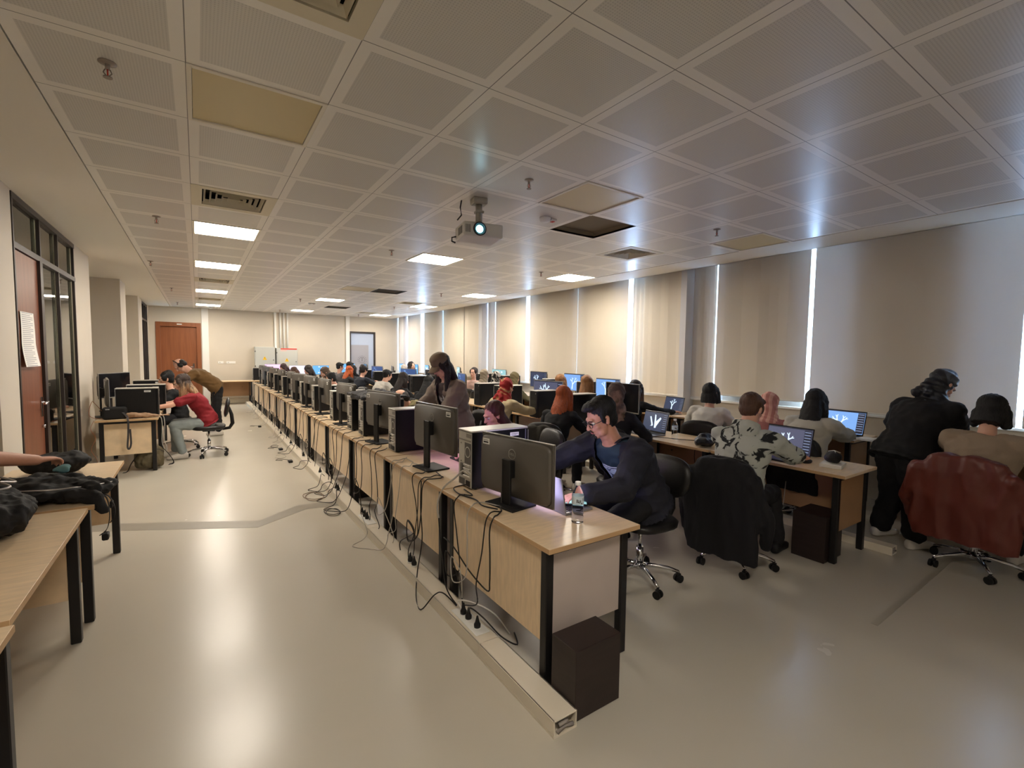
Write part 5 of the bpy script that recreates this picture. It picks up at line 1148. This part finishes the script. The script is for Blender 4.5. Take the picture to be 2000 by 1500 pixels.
# P4 standing woman in cap
coatm = mat('taupe trench coat', (128, 112, 98), .75, bump=.1, bscale=50)
p4 = person('standing woman in a khaki baseball cap and taupe trench coat, looking down', (2.10, 4.45, 1.445), 188, hair='verylong', hcol='dark', topm=coatm, innerm=two_tone('dark shirt with white print', (60, 44, 42), (200, 196, 192), scale=7, thr=.55, soft=.03), opened=.06, stand=True, q=.0085, s=.97, hp=36, hy=0, lean=.22, eyes=True, capm=mat('khaki cap cloth', (122, 104, 84), .8, bump=.12, bscale=70), hands=((1.86, 4.20, .84), (1.82, 4.68, .84)), puff=.012, hem=.03, bulk=1.08, botm=mat('grey jeans', (90, 92, 98), .8), brow=True)
# P5.. P9 rest of aisle row
person('woman with sunglasses pushed up in dark hair and red plaid shirt, head low', (2.22, 9.85, 1.04), 185, hair='bun', hcol='black', topm=two_tone('red plaid cloth', (46, 22, 24), (150, 44, 38), scale=14, kind='wave', thr=.6, soft=.1), s=.96, hp=28, hy=0, extra='topglasses', eyes=True, q=.011, chairlab='chair under the woman in red plaid')
person('woman in a grey brown headscarf looking down, beyond the red plaid shirt', (2.3, 10.75, 1.14), 185, hair=None, scarfm=mat('grey brown headscarf cloth', (112, 96, 84), .8, bump=.1, bscale=40), topm=mat('pale grey cardigan', (160, 158, 156), .8), s=.96, hp=35, hy=0, q=.012, eyes=True, chairlab='chair under the woman in the grey brown headscarf')
person('person with long dark hair tipped forward, left of the bright blue screen', (2.25, 12.3, 1.13), 175, hair='verylong', hcol='dark', topm=blackc, s=.96, hp=40, q=.013, hands_on=False, chairlab='chair under the person with long dark hair at the far left screen')
person('person with reddish brown hair bent low, third from the far end of the aisle row', (2.2, 14.0, 1.04), 185, hair='bob', hcol='brown', topm=blackc, s=.96, hp=45, q=.013, hands_on=False, chairlab='chair under the bent person with reddish brown hair')
person('person with dark maroon hair, last in the aisle row under the electrical cabinets', (2.12, 15.3, 1.10), 200, hair='long', hcol='maroon', topm=mat('brown top', (90, 70, 60), .8), s=1.0, hp=45, q=.013, hands_on=False, chairlab='last chair of the aisle row')
# P10 hoodie man
camo = two_tone('white hoodie with black brush print', (26, 28, 30), (186, 190, 182), scale=9, thr=.43, soft=.02, rough=.85, distort=1.6, detail=5, stretch=(1, .55, 1))
p10 = person('man in a white hoodie with black brush marks at the gaming laptop', (3.62, 1.99, 1.165), 10, hair='short', hcol='brown', fem=False, top='hoodie', topm=camo, s=.98, q=.0085, hp=22, hy=8, hands=((4.03, 2.2, .76), (4.07, 1.80, .765)), puff=.012, chairlab='swivel chair under the black coat, carrying the man in the brush print hoodie', feet=((-.14, .30, .09), (.16, .46, .09)), shoem=plastm, seatz=.55, sleeve='34')
coat(p10['pos'][0], p10['pos'][1], p10['F'], 'big black coat hanging over the chair of the man in the brush print hoodie', mat('black wool coat', (20, 20, 24), .85, bump=.1, bscale=60), z0=.15, wid=.26, seed=3, top=.86)
# P11 copper hair
p11 = person('woman with long copper red hair and black top in the middle row', (3.50, 4.12, 1.10), 25, hair='verylong', hcol='orange', topm=blackc, s=.96, q=.009, hp=15, hy=12, glasses=True, eyes=True, chairlab='swivel chair with grey coat under the copper-haired woman')
coat(p11['pos'][0], p11['pos'][1], p11['F'], 'grey green coat over the chair of the copper-haired woman', mat('grey green wool', (72, 70, 62), .85, bump=.15, bscale=50), z0=.3, wid=.25, seed=8, top=.84)
# P12 patterned scarf
person('person in a brown patterned headscarf before the dark monitor', (3.62, 3.42, 1.20), 20, hair=None, scarfm=two_tone('brown patterned scarf cloth', (84, 68, 62), (150, 120, 104), scale=6, thr=.5, soft=.05, c3=(96, 80, 58)), topm=blackc, s=.98, q=.011, hp=10, hands_on=True, lean=None, hands=((4.0, 3.75, .76), (4.02, 3.35, .765)), skin=skin_m, chairlab='chair hidden behind the man in the black jacket')
# P13 red headscarf
person('woman in a red and gold patterned headscarf and beige jacket', (3.50, 5.32, 1.13), 15, hair=None, scarfm=two_tone('red and gold patterned scarf', (150, 26, 26), (196, 150, 104), scale=7, thr=.54, soft=.04, c3=(60, 30, 26), distort=1), topm=mat('beige jacket cloth', (182, 166, 130), .8, bump=.1, bscale=50), s=.97, q=.0095, hp=15, hy=6, puff=.01, extra='knot', hands=((4.0, 5.75, .76), (4.02, 5.25, .765)), chairlab='swivel chair under the woman in the red headscarf')
# middle row further back
person('woman with long black hair in black, nearer one behind the balding man', (3.30, 7.45, 1.07), 30, hair='verylong', hcol='black', topm=blackc, s=.95, q=.011, hp=25, hy=10, chairlab='chair under the nearer long-haired woman in black')
person('woman with long dark hair in black, farther one left of the cap woman', (3.15, 8.25, 1.10), 20, hair='verylong', hcol='dark', topm=blackc, s=.95, q=.011, hp=25, hy=10, chairlab='chair under the farther long-haired woman in black')
person('boy with short black hair in a plain white T-shirt seen from behind', (3.48, 10.1, 1.09), 15, hair='boy', hcol='black', fem=False, topm=white_t, sleeve='short', s=.98, q=.0105, hp=12, hy=8, chairlab='chair under the boy in the white T-shirt')
person('woman with pinned-up dark hair in a charcoal sweater, arms folded', (3.4, 11.6, 1.15), 30, hair='up', hcol='dark', top='sweater', topm=mat('charcoal navy sweater', (38, 42, 52), .85), s=.98, q=.011, hp=15, hy=10, hands=((3.85, 11.9, .85), (3.85, 11.4, .85)), chairlab='chair under the woman in the charcoal sweater')
person('woman with bright copper hair in black and white, before the glass door', (3.3, 12.5, 1.11), 20, hair='long', hcol='orange', topm=two_tone('black white raglan cloth', (24, 24, 26), (206, 202, 196), scale=2, thr=.52, soft=.02), s=.95, q=.0125, hp=15, hands_on=False, chairlab='chair under the woman with bright copper hair')
person('woman with long black hair just behind the copper hair', (3.5, 12.9, 1.13), 15, hair='long', hcol='black', topm=blackc, s=.95, q=.0125, hp=12, hands_on=False)
person('bearded man with black hair in a grey shirt facing the far monitors', (3.4, 13.9, 1.2), 10, hair='boy', hcol='black', fem=False, topm=mat('mid grey shirt', (104, 100, 102), .85), s=.98, q=.0125, hp=10, hands_on=False, chairlab='chair under the bearded man in grey')
person('person with black hair next to the far glass door', (3.6, 13.6, 1.22), 30, hair='short', hcol='black', fem=False, topm=blackc, s=1.0, q=.013, hp=10, hands_on=False)
# window row
person('person with short black hair in a white shirt at the window row', (5.1, 3.31, 1.14), 20, hair='bob', hcol='black', topm=white_t, s=.97, q=.0095, hp=8, hy=14, puff=.012, chairlab='round black chair under the person in the white shirt', eyes=True)
person('person in a pink striped headscarf half hidden in the window row', (5.12, 2.62, 1.08), 15, hair=None, scarfm=two_tone('pink striped scarf', (196, 132, 122), (226, 176, 160), scale=5, kind='wave', thr=.5, soft=.1, distort=3), topm=mat('rose top', (170, 110, 104), .8), s=.96, q=.0095, hp=12, chairlab='chair under the person in the pink headscarf')
p24 = person('woman with black hair in a sheer white blouse at the black laptop', (5.08, 2.15, 1.14), 5, hair='long', hcol='black', top='blouse', topm=mat('off white blouse', (186, 182, 170), .7, bump=.08, bscale=60), s=.98, q=.0085, hp=22, hy=10, puff=.022, chairlab='chair under the woman in the white blouse', hands=((5.55, 2.4, .79), (5.55, 2.0, .79)))
coat(p24['pos'][0], p24['pos'][1], p24['F'], 'black coat over the chair of the woman in the white blouse', fabric_b, z0=.35, wid=.24, seed=12, top=.85, sleeves=False)
p25 = person('standing person in all black with a dark patterned headscarf, leaning to the right', (5.32, 1.27, 1.36), -22, hair=None, scarfm=two_tone('black and grey satin scarf', (30, 32, 40), (86, 92, 104), scale=5, thr=.6, soft=.05, rough=.45, distort=2), topm=mat('black abaya cloth', (16, 16, 19), .85, bump=.06, bscale=40), botm=mat('black abaya cloth', (16, 16, 19), .85), stand=True, s=1.02, q=.0095, hp=45, hy=10, lean=.50, extra='knot', pants='wide', hands=((5.75, 1.7, .82), (5.72, 1.25, .82)), puff=.02, hem=.02, bulk=1.2, feet=((-.16, -.02, .085), (.14, -.02, .085)))
p26 = person('person in a beige sweater with dark hair seen from behind at right', (5.0, .90, 1.18), -4, hair='bob', hcol='black', top='sweater', topm=mat('beige knit sweater', (150, 132, 112), .9, bump=.2, bscale=120), s=1.0, q=.0095, hp=32, hy=0, puff=.024, bulk=1.12, hands=((5.5, 1.15, .79), (5.5, .6, .79)), chairlab='swivel chair under the red brown jacket, at the right edge')
coat(p26['pos'][0], p26['pos'][1], p26['F'], 'red brown leather jacket over the chair at the right edge', mat('red brown leather', (98, 44, 34), .42, bump=.1, bscale=30), z0=.26, wid=.30, seed=21, top=.90)
p27 = person('woman with long wavy brown hair in black, at the laptop showing a leafless tree', (5.05, 4.42, 1.12), 12, hair='verylong', hcol='tips', topm=blackc, s=.97, q=.0095, hp=10, hy=0, hands=((5.5, 4.55, .78), (5.62, 4.05, .785)), chairlab='chair under the woman with long wavy brown hair')
person('woman with long light streaked brown hair between two blue screens', (5.1, 5.45, 1.17), 10, hair='verylong', hcol='lbrown', topm=blackc, s=.96, q=.011, hp=8, chairlab='chair under the woman with light streaked hair')
person('woman with light brown hair and white top left of a bright blue screen', (5.1, 6.1, 1.15), 20, hair='bob', hcol='lbrown', topm=white_t, s=.95, q=.0115, hp=8, chairlab='chair under the woman with light brown hair in white')
person('person in an olive headscarf just above the red headscarf', (5.15, 7.55, 1.12), 10, hair=None, scarfm=mat('olive headscarf cloth', (120, 110, 80), .8), topm=mat('olive top', (92, 88, 66), .8), s=.95, q=.0125, hp=10, hands_on=False, chairlab='chair under the person in the olive headscarf')
person('person in a black and white patterned headscarf with a black coat', (5.1, 8.15, 1.11), 15, hair=None, scarfm=two_tone('black white scarf cloth', (24, 24, 26), (210, 206, 200), scale=6, thr=.5, soft=.03, distort=2), topm=blackc, s=.98, q=.0125, hp=14, puff=.02, hands_on=False, chairlab='chair under the person in the black and white headscarf')
person('person in a pale grey beanie left of the black and white headscarf', (5.1, 8.62, 1.14), 10, hair=None, scarfm=mat('pale grey beanie cloth', (156, 144, 126), .85), topm=mat('grey shirt cloth', (110, 106, 104), .85), s=.97, q=.0125, hp=5, hands_on=False, chairlab='chair under the person in the grey beanie')
person('smiling woman with tied dark hair facing left, behind the blue desktop monitor', (5.2, 9.3, 1.21), 215, hair='bun', hcol='dark', topm=mat('rose grey top', (180, 150, 140), .8), s=.97, q=.0105, hp=2, eyes=True, hands_on=False, chairlab='chair under the smiling woman facing left')
person('person with dark fringe and headphones by the far bright gap', (5.0, 12.5, 1.27), 300, hair='bob', hcol='dark', topm=mat('dark grey hoodie', (52, 52, 58), .85), s=1.02, q=.0115, hp=2, eyes=True, extra='headphones', hands_on=False, chairlab='chair under the person with headphones')
person('person in a white headscarf low behind the far towers', (5.1, 13.3, 1.13), 15, hair=None, scarfm=mat('white headscarf cloth', (214, 206, 198), .85), topm=white_t, s=.97, q=.013, hp=20, hands_on=False, chairlab='chair under the person in the white headscarf')
# left wall group
jeans = mat('light blue grey jeans', (146, 156, 156), .8, var=.06, vscale=8, bump=.1, bscale=60)
p36 = person('woman with long dark to blond hair in a red T-shirt and pale jeans, leaning left', (-.20, 8.38, 1.10), 178, hair='verylong', hcol='blond', topm=mat('dark red cotton', (134, 26, 36), .8, bump=.08, bscale=50), sleeve='short', s=.98, q=.008, hp=22, hy=-8, botm=jeans, hands=((-.62, 8.15, .76), (-.60, 8.5, .76)), eyes=True, chairlab='swivel chair under the woman in the red T-shirt', feet=((-.12, .32, .09), (.12, .42, .09)), lean=None, puff=.004)
person('woman with dark fringe in profile behind the red T-shirt, bare knees', (-.42, 9.2, 1.12), 185, hair='up', hcol='black', topm=blackc, s=.95, q=.0095, hp=15, hy=-5, eyes=True, pants='short', sleeve='short', chairlab='chair hidden behind the red T-shirt')
person('bending man in a brown jacket with headphones, before the wooden door', (-.26, 10.3, 1.31), 185, hair='bald', hcol='dark', fem=False, topm=mat('brown jacket cloth', (112, 84, 48), .85, bump=.1, bscale=50), stand=True, s=.98, q=.0095, hp=55, lean=.95, extra='headphones', hands=((-.7, 9.9, .8), (-.7, 10.3, .8)), puff=.008)
# arm at left edge
p39 = person('person at the left edge whose bare forearm reaches over the black bags', (-1.13, 3.56, 1.36), 42, hair='short', hcol='dark', fem=False, topm=blackc, sleeve='short', s=1.06, q=.008, hp=25, hands=((-1.25, 4.2, .86), (-.66, 3.80, .87)), skin=skin_m, stand=True, lean=.72, legs=True, curl=.9)
# ================================================================== CABLES, BAGS, COATS
def crom(P, n=6):
    P = [Vector(p) for p in P]; out = []
    for i in range(len(P)-1):
        p0, p1, p2, p3 = P[max(i-1, 0)], P[i], P[i+1], P[min(i+2, len(P)-1)]
        for k in range(n):
            t = k/n; out.append(.5*((2*p1)+(-p0+p2)*t+(2*p0-5*p1+4*p2-p3)*t*t+(-p0+3*p1-3*p2+p3)*t**3))
    out.append(P[-1]); return out
def cable(P, label, m_=cableb, r=.0036, group=None, name='power_cable', n=6):
    o = Vector(P[0]); a = MB(); a.tube([p-o for p in crom(P, n)], r, n=6); ob = a.build(name, m_); ob.location = o; return tag(ob, label, 'cable', group)
rc = random.Random(5); NUM = {}
for k in range(12):
    y0 = 1.62+1.12*k; nk = [3, 6, 5, 5, 5, 4, 4, 4, 3, 3, 2, 2][k]
    for j in range(nk):
        yy = y0+(.1+.9*(j+rc.uniform(.15, .85))/nk if k else .42+.55*(j+.5)/nk); grey = rc.random() < .22; dy = rc.uniform(-.14, .14); x1 = rc.uniform(1.262, 1.280); ys = yy+rc.uniform(-.22, .22)
        P = [(1.42+rc.uniform(-.02, .03), yy+rc.uniform(-.16, .16), DZ+.008), (1.38+rc.uniform(-.01, .02), yy+rc.uniform(-.06, .06), DZ+.012), (1.34, yy+rc.uniform(-.03, .03), DZ+.006), (1.293, yy, DZ+.004), (x1, yy+.01, DZ-.05), (x1-.01*rc.random(), yy+dy*.5, DZ-.22), (x1-.02, yy+dy, DZ-.40)]
        kind = rc.random()
        if kind < .35:   # loop then back to the socket
            P += [(x1-.05, yy+dy+.10, .24), (x1-.03, yy+dy+.16, .36), (x1-.02, yy+dy+.06, .30), (1.24, ys, .16), (1.238, ys, .09)]
        elif kind < .7:  # down over the trunking onto the floor
            P += [(x1-.06, yy+dy*1.2, .17), (1.19, yy+dy*1.4, .095), (1.155, yy+dy*1.4, .05), (1.12, yy+dy+.12, .006), (1.06-rc.random()*.06, yy+dy+.26, .005), (1.13, yy+dy+.36, .006), (1.165, yy+dy+.38, .06), (1.20, ys+.36, .12), (1.238, ys+.36, .09)]
        else:
            P += [(x1-.03, yy+dy*.6, .2), (1.245, ys, .12), (1.24, ys, .088)]
        NUM[k, grey] = NUM.get((k, grey), -1)+1
        cable(P, '%s hanging %s cable on the panel of the %s aisle desk, counted from the camera' % (ORD[NUM[k, grey]], 'grey' if grey else 'black', ORD[k]), cableg if grey else cableb, .0038 if not grey else .0032, '%s cables of the %s aisle desk' % ('grey' if grey else 'black', ORD[k]))
# individual ones near the camera
cable([(1.44, 2.60, .80), (1.40, 2.62, .83), (1.36, 2.66, .78), (1.30, 2.72, .70), (1.268, 2.73, .6), (1.262, 2.70, .52)], 'thick grey cable leaving the ports of the nearest tower', cableg, .006)
cable([(1.262, 2.70, .52), (1.255, 2.66, .4), (1.25, 2.62, .3), (1.22, 2.5, .16), (1.24, 2.4, .09)], 'black cable end below the thick grey cable of the nearest tower', cableb, .004)
cable([(1.43, 2.64, .73), (1.36, 2.68, .708), (1.33, 2.55, .706), (1.36, 2.40, .706), (1.34, 2.28, .706), (1.38, 2.18, .706)], 'black cable winding on the nearest desk from tower to monitor stand', cableb, .0042)
cable([(1.38, 2.14, .708), (1.33, 2.10, .706), (1.293, 2.08, .704), (1.268, 2.08, .64), (1.265, 2.07, .5), (1.268, 2.075, .36), (1.268, 2.10, .30), (1.268, 2.3, .33), (1.268, 2.5, .40), (1.262, 2.62, .42)], 'long black cable looping down the nearest beech panel and back up', cableb, .0042)
cable([(1.24, 2.25, .09), (1.23, 2.22, .16), (1.26, 2.12, .14), (1.33, 2.05, .05), (1.40, 2.0, .008), (1.45, 2.1, .006)], 'black plug lead curving behind the socket strip of the nearest desk', cableb, .0045)
cable([(1.24, 2.31, .09), (1.22, 2.34, .15), (1.25, 2.2, .19), (1.35, 2.15, .12), (1.42, 2.1, .01)], 'pale plug lead arching over the socket strip of the nearest desk', cablew, .004)
cable([(1.24, 2.40, .085), (1.20, 2.5, .13), (1.17, 2.56, .10), (1.10, 2.60, .01), (1.13, 2.75, .006), (1.2, 2.9, .10), (1.255, 2.95, .3), (1.265, 3.0, .5), (1.27, 3.0, .69)], 'black lead climbing from the trunking to the second aisle desk', cableb, .004)
# loops and adapters on the floor
def coil(c, R_, n_, label, m_=cableb, r=.0035):
    P = []
    for i in range(n_*8): an = i*PI/4; q = R_*(1+.18*math.sin(i*1.3)); P.append((q*math.cos(an), q*1.5*math.sin(an), .005+.0012*i/2))
    a = MB(); a.tube(crom(P, 3), r); o = a.build('coiled_cable', m_); o.location = (c[0], c[1], 0); return tag(o, label, 'cable', 'loose cable loops on the floor')
coil((1.02, 5.35), .10, 2, 'loose brown cable loop on the floor at the end of the grey strip', mat('brown cable', (112, 92, 74), .5))
coil((1.07, 4.72), .07, 2, 'black cable loop on the floor beside the trunking')
coil((1.0, 7.7), .08, 1, 'pale cable loop on the floor left of the trunking, mid row', cableg)
coil((1.03, 8.6), .06, 1, 'small dark cable loop farther along the trunking')
for x, y, lb in ((1.08, 8.25, 'small black power adapter on the floor beside the trunking, farther one'), (1.07, 7.25, 'small black power adapter on the floor beside the trunking, nearer one'), (1.05, 11.0, 'tiny black adapter on the floor far along the trunking')):
    a = MB(); a.box((-.028, -.05, 0), (.028, .05, .03), .005, seg=2); a.tube([(0, .05, .015), (.02, .12, .005), (-.05, .22, .004), (-.12, .3, .004), (-.16, .22, .004), (-.08, .16, .004)], .003); o = a.build('power_adapter', plastm); o.location = (x, y, 0); tag(o, lb, 'adapter')
# tangled leads under the middle row and around
for k, (P, lb, m_) in enumerate((([(4.40, 3.0, .70), (4.30, 2.95, .5), (4.2, 2.8, .3), (4.1, 2.7, .01), (4.3, 2.5, .006), (4.45, 2.3, .006)], 'black lead under the middle row behind the gaming laptop desk', cableb), ([(4.62, 2.6, .09), (4.5, 2.5, .12), (4.35, 2.45, .01), (4.2, 2.3, .006), (4.35, 2.15, .05), (4.4, 2.1, .2), (4.45, 2.1, .45)], 'grey looped lead beside the brown box of the middle row', cableg), ([(4.05, 3.35, .708), (4.12, 3.2, .71), (4.25, 3.0, .706), (4.35, 2.9, .706)], 'thin black lead on the middle desk behind the bottle', cableb))): cable(P, lb, m_, .0035)
# red/beige cable loop by left wall desk
cable([(-1.0, 7.9, .73), (-1.08, 7.75, .9), (-1.10, 7.7, .92), (-1.12, 7.62, .80), (-1.09, 7.6, .74), (-.98, 7.62, .712)], 'thin orange brown cable loop standing at the wall behind the black pouch', mat('orange brown cable', (150, 92, 60), .5), .003)
cable([(-1.07, 7.58, .70), (-1.10, 7.56, .6), (-1.06, 7.57, .48), (-1.10, 7.55, .35), (-1.05, 7.56, .2), (-1.06, 7.6, .02)], 'thin brown cable wandering down behind the left desk', mat('orange brown cable', (150, 92, 60), .5), .0028)
for k, (x, y) in enumerate(((-.44, 7.75), (-.42, 7.9))): cable([(x-.12, y, .704), (x, y, .704), (x+.03, y, .6), (x+.02, y+.05, .35), (x+.04, y+.1, .2), (x-.05, y+.2, .02)], ['white cable hanging beside the left desk, nearer one', 'white cable hanging beside the left desk, farther one'][k], cablew, .004)
def blob(name, shapes, m_, loc, label, cat, rz=0, vs=.007, amp=.010, freq=9, group=None, parent=None, sm=3):
    a = MB()
    for sh in shapes:
        if sh[0] == 'e': a.ell(sh[1], sh[2], Matrix.Rotation(sh[3], 3, 'Z') if len(sh) > 3 else None, n=16, m=10)
        elif sh[0] == 'b': a.box(sh[1], sh[2], sh[3] if len(sh) > 3 else .01, seg=2)
        else: a.capsule(*sh[1:])
    me = vox(a, vs, sm, fold=lambda p: amp*noise.noise(p*freq)+amp*.55*math.sin(p.x*34+p.y*22+5*noise.noise(p*6))-amp*1.6*abs(noise.noise(Vector((p.x*7, p.y*15, p.z*9))))-amp*.9*abs(noise.noise(Vector((p.x*24, p.y*17, p.z*20))))); me.materials.append(m_)
    o = link(name, me, parent); o.location = loc; o.rotation_euler = (0, 0, rz)
    if label: tag(o, label, cat, group)
    return o
nyl = mat('black nylon', (20, 19, 20), .75, bump=.15, bscale=70); nyl2 = mat('dark grey nylon', (58, 54, 56), .55, bump=.1, bscale=70)
# folded coat on the towers
blob('folded_coat', [('b', (-.24, -.34, .0), (.24, .36, .03), .014), ('e', (-.05, .0, .035), (.22, .34, .028)), ('c', (.1, -.30, .02), (.12, .33, .03), .05, .04), ('c', (-.22, -.3, .01), (-.23, .1, .0), .035, .03)], mat('charcoal padded coat', (46, 46, 50), .6, bump=.1, bscale=50), on(1.66, 5.20, DZ+.392), 'folded charcoal coat lying on top of two black towers of the aisle row', 'coat', amp=.008)
# ---- left desk pile
t = thing('shoulder_bag', 'open black nylon bag with a silver zip and wide straps at the left edge', 'bag', on(-.93, 3.22), .3)
blob('bag_body', [('e', (0, 0, .09), (.25, .34, .10)), ('e', (-.05, .1, .15), (.17, .2, .08)), ('e', (.05, -.2, .10), (.17, .18, .10))], nyl, (0, 0, 0), None, None, parent=t, amp=.016)
a = MB(); P = crom([(.0, -.30, .175), (.06, -.14, .20), (.15, -.06, .20), (.12, .02, .215), (.18, .08, .195), (.10, .16, .23), (.02, .20, .245)], 6); a.tube(P, .006); a.build('zip', mat('silver zip', (176, 170, 166), .3, metal=.6), t)
def strap(P, w_, m_, parent=None, name='strap', th=.003, side_=Vector((0, 0, 1))):
    P = crom(P, 6); a = MB(); L = []
    for i, p in enumerate(P):
        tt = (P[min(i+1, len(P)-1)]-P[max(i-1, 0)]).normalized(); s_ = side_-tt*side_.dot(tt); s_.normalize(); n_ = tt.cross(s_)*th; L.append([p+s_*w_/2, p-s_*w_/2, p-s_*w_/2+n_, p+s_*w_/2+n_])
    vs_ = [[a.bm.verts.new(v) for v in r] for r in L]
    for i in range(len(vs_)-1):
        for j in range(4): a.bm.faces.new((vs_[i][j], vs_[i][(j+1) % 4], vs_[i+1][(j+1) % 4], vs_[i+1][j]))
    a.bm.faces.new(vs_[0]); a.bm.faces.new(vs_[-1][::-1])
    return a.build(name, m_, parent)
strap([(-.12, .24, .12), (-.10, .16, .30), (-.02, .10, .335), (.06, .06, .30), (.10, .0, .15)], .05, nyl2, t, side_=Vector((1, .3, 0)))
strap([(.0, .3, .10), (.03, .26, .30), (.05, .30, .36)], .045, mat('grey brown strap', (112, 94, 88), .7), t, side_=Vector((.8, .5, 0)))
blob('draped_coat', [('e', (0, 0, .06), (.30, .26, .065)), ('e', (.18, -.05, .05), (.20, .20, .055)), ('e', (.0, .22, .05), (.22, .14, .055)), ('c', (.05, .1, .08), (.26, -.2, .06), .06, .05), ('c', (-.2, .1, .06), (.1, .3, .06), .06, .04)], mat('black coat cloth', (22, 21, 22), .8, bump=.1, bscale=60), on(-.80, 3.72), 'black coat spread over the left desks under the forearm', 'coat', amp=.014, rz=.1)
a = MB(); a.tube(crom([(-.30, -.10, .08), (-.1, -.22, .115), (.12, -.24, .10), (.30, -.12, .075), (.36, .0, .06)], 6), .004); o_ = a.build('zip', mat('silver zip', (176, 170, 166), .3, metal=.6), bpy.data.objects['draped_coat'])
o = blob('hanging_sleeve', [('c', (-.04, 0, .05), (.06, -.02, .03), .05, .045), ('c', (.06, -.02, .03), (.095, -.03, -.05), .04, .03)], nyl, on(-.56, 3.52), 'black hood corner hanging over the edge of the left desk', 'coat', amp=.008)
t = thing('hanging_strap', 'black buckled strap dangling from the coats at the left desk edge', 'strap', on(-.475, 3.62), 0)
strap([(-.06, 0, .03), (.0, 0, .0), (.015, .01, -.1), (-.0, .03, -.2), (-.03, .0, -.23)], .022, nyl, t, side_=Vector((0, 1, 0))); strap([(-.04, .06, .02), (.01, .06, -.02), (.03, .09, -.1), (.02, .12, -.17), (.0, .15, -.2)], .02, nyl, t, side_=Vector((0, 1, 0)))
a = MB(); a.box((-.02, -.03, -.26), (.012, .03, -.22), .006); a.build('buckle', plastm, t); a = MB(); a.box((.012, .05, -.09), (.026, .10, -.05), .004); a.build('buckle', plastm, t)
blob('backpack', [('e', (0, 0, .08), (.19, .16, .08)), ('e', (.05, -.02, .09), (.14, .14, .07)), ('e', (-.08, .05, .08), (.12, .12, .07))], nyl, on(-.82, 4.42), 'black backpack lying by the far end of the third left desk', 'backpack', amp=.012)
blob('cloth', [('e', (0, 0, .02), (.045, .035, .025)), ('e', (.02, .02, .03), (.03, .025, .018))], mat('teal cloth', (96, 136, 140), .8), (-.70, 3.83, .825), 'crumpled teal cloth in the reaching hand at left', 'cloth', amp=.006, vs=.006)
# ---- desk with pouch
t = thing('camera_bag', 'square black pouch with a long wrist strap on the left desk', 'bag', on(-.87, 7.66), .05)
a = MB(); a.box((-.13, -.06, 0), (.11, .07, .155), .03, seg=3); a.build('pouch_body', nyl, t); a = MB(); a.box((-.095, -.0615, .125), (-.055, -.0595, .135)); a.build('label', silver, t)
strap([(.06, -.05, .10), (.115, -.09, .03), (.12, -.13, .006), (.125, -.15, -.05), (.12, -.155, -.2), (.11, -.15, -.34), (.125, -.15, -.37), (.145, -.15, -.30), (.14, -.155, -.12)], .02, nyl2, t, side_=Vector((1, 0, 0)))
blob('folded_cloth', [('e', (0, 0, .035), (.20, .06, .035)), ('e', (.15, .0, .025), (.14, .05, .022)), ('e', (-.08, 0, .045), (.10, .055, .035))], mat('tan cloth', (164, 132, 104), .8, bump=.1, bscale=60), on(-.60, 7.63), 'folded tan cloth lying in front of the left tower', 'cloth', amp=.010, vs=.007)
t = thing('backpack', 'olive green backpack on the floor under the left desk', 'backpack', (-.56, 7.80, 0), .3)
blob('backpack_body', [('e', (0, 0, .17), (.17, .13, .17)), ('b', (-.15, -.10, .02), (.15, .10, .22), .04), ('e', (0, -.10, .12), (.12, .06, .10))], mat('olive nylon', (98, 88, 66), .75, bump=.1, bscale=60), (0, 0, 0), None, None, parent=t, amp=.008)
strap([(.14, -.05, .26), (.20, -.1, .16), (.24, -.1, .06), (.20, -.05, .03)], .04, nyl, t, side_=Vector((0, 1, 0))); strap([(-.14, -.08, .22), (-.22, -.12, .12), (-.26, -.12, .03), (-.3, -.10, .015)], .035, nyl, t, side_=Vector((0, 1, 0)))
a = MB(); P = crom([(-.13, -.10, .24), (-.05, -.13, .28), (.06, -.125, .27), (.14, -.09, .22)], 5); a.tube(P, .004); a.build('zip', nyl2, t)
# backpack / bag in mid room, small things
t = thing('backpack', 'black backpack with loop handle hanging on a chair behind the man in the black jacket', 'backpack', (3.12, 2.98, .52), -.5)
blob('backpack_body', [('e', (0, 0, .12), (.17, .11, .19)), ('e', (.02, -.05, .06), (.14, .09, .12))], nyl, (0, 0, 0), None, None, parent=t, amp=.010); a = MB(); a.tube(crom([(.10, 0, .24), (.17, -.02, .22), (.19, -.03, .12), (.15, -.03, .05)], 6), .006); a.build('handle', nyl2, t)
chair(3.22, 2.93, .25, 'black swivel chair carrying the backpack, beyond the man in the black jacket')
blob('handbag', [('e', (0, 0, .05), (.13, .10, .055)), ('e', (.04, .02, .08), (.08, .06, .05))], leather_b, on(4.12, 2.72), 'dark shiny leather bag left of the brush print hoodie on the middle row', 'bag', amp=.012, vs=.007)
blob('coat_heap', [('e', (0, 0, .05), (.16, .2, .07)), ('e', (.05, .1, .08), (.12, .1, .06))], mat('grey scarf cloth', (140, 124, 110), .8), on(5.72, 2.95, .745), 'beige crumpled scarf on the window row desk by the white shirt', 'scarf', amp=.02)
t = thing('lidded_cup', 'dark blue paper cup on the middle row before the white T-shirt', 'cup', on(4.0, 8.6)); a = MB(); a.lathe([(.03, 0), (.042, .12)], 20); a.build('cup_body', mat('navy cup', (40, 52, 92), .5), t); a = MB(); a.lathe([(.044, .118), (.044, .126), (.03, .132)], 20); a.build('lid', plast, t)
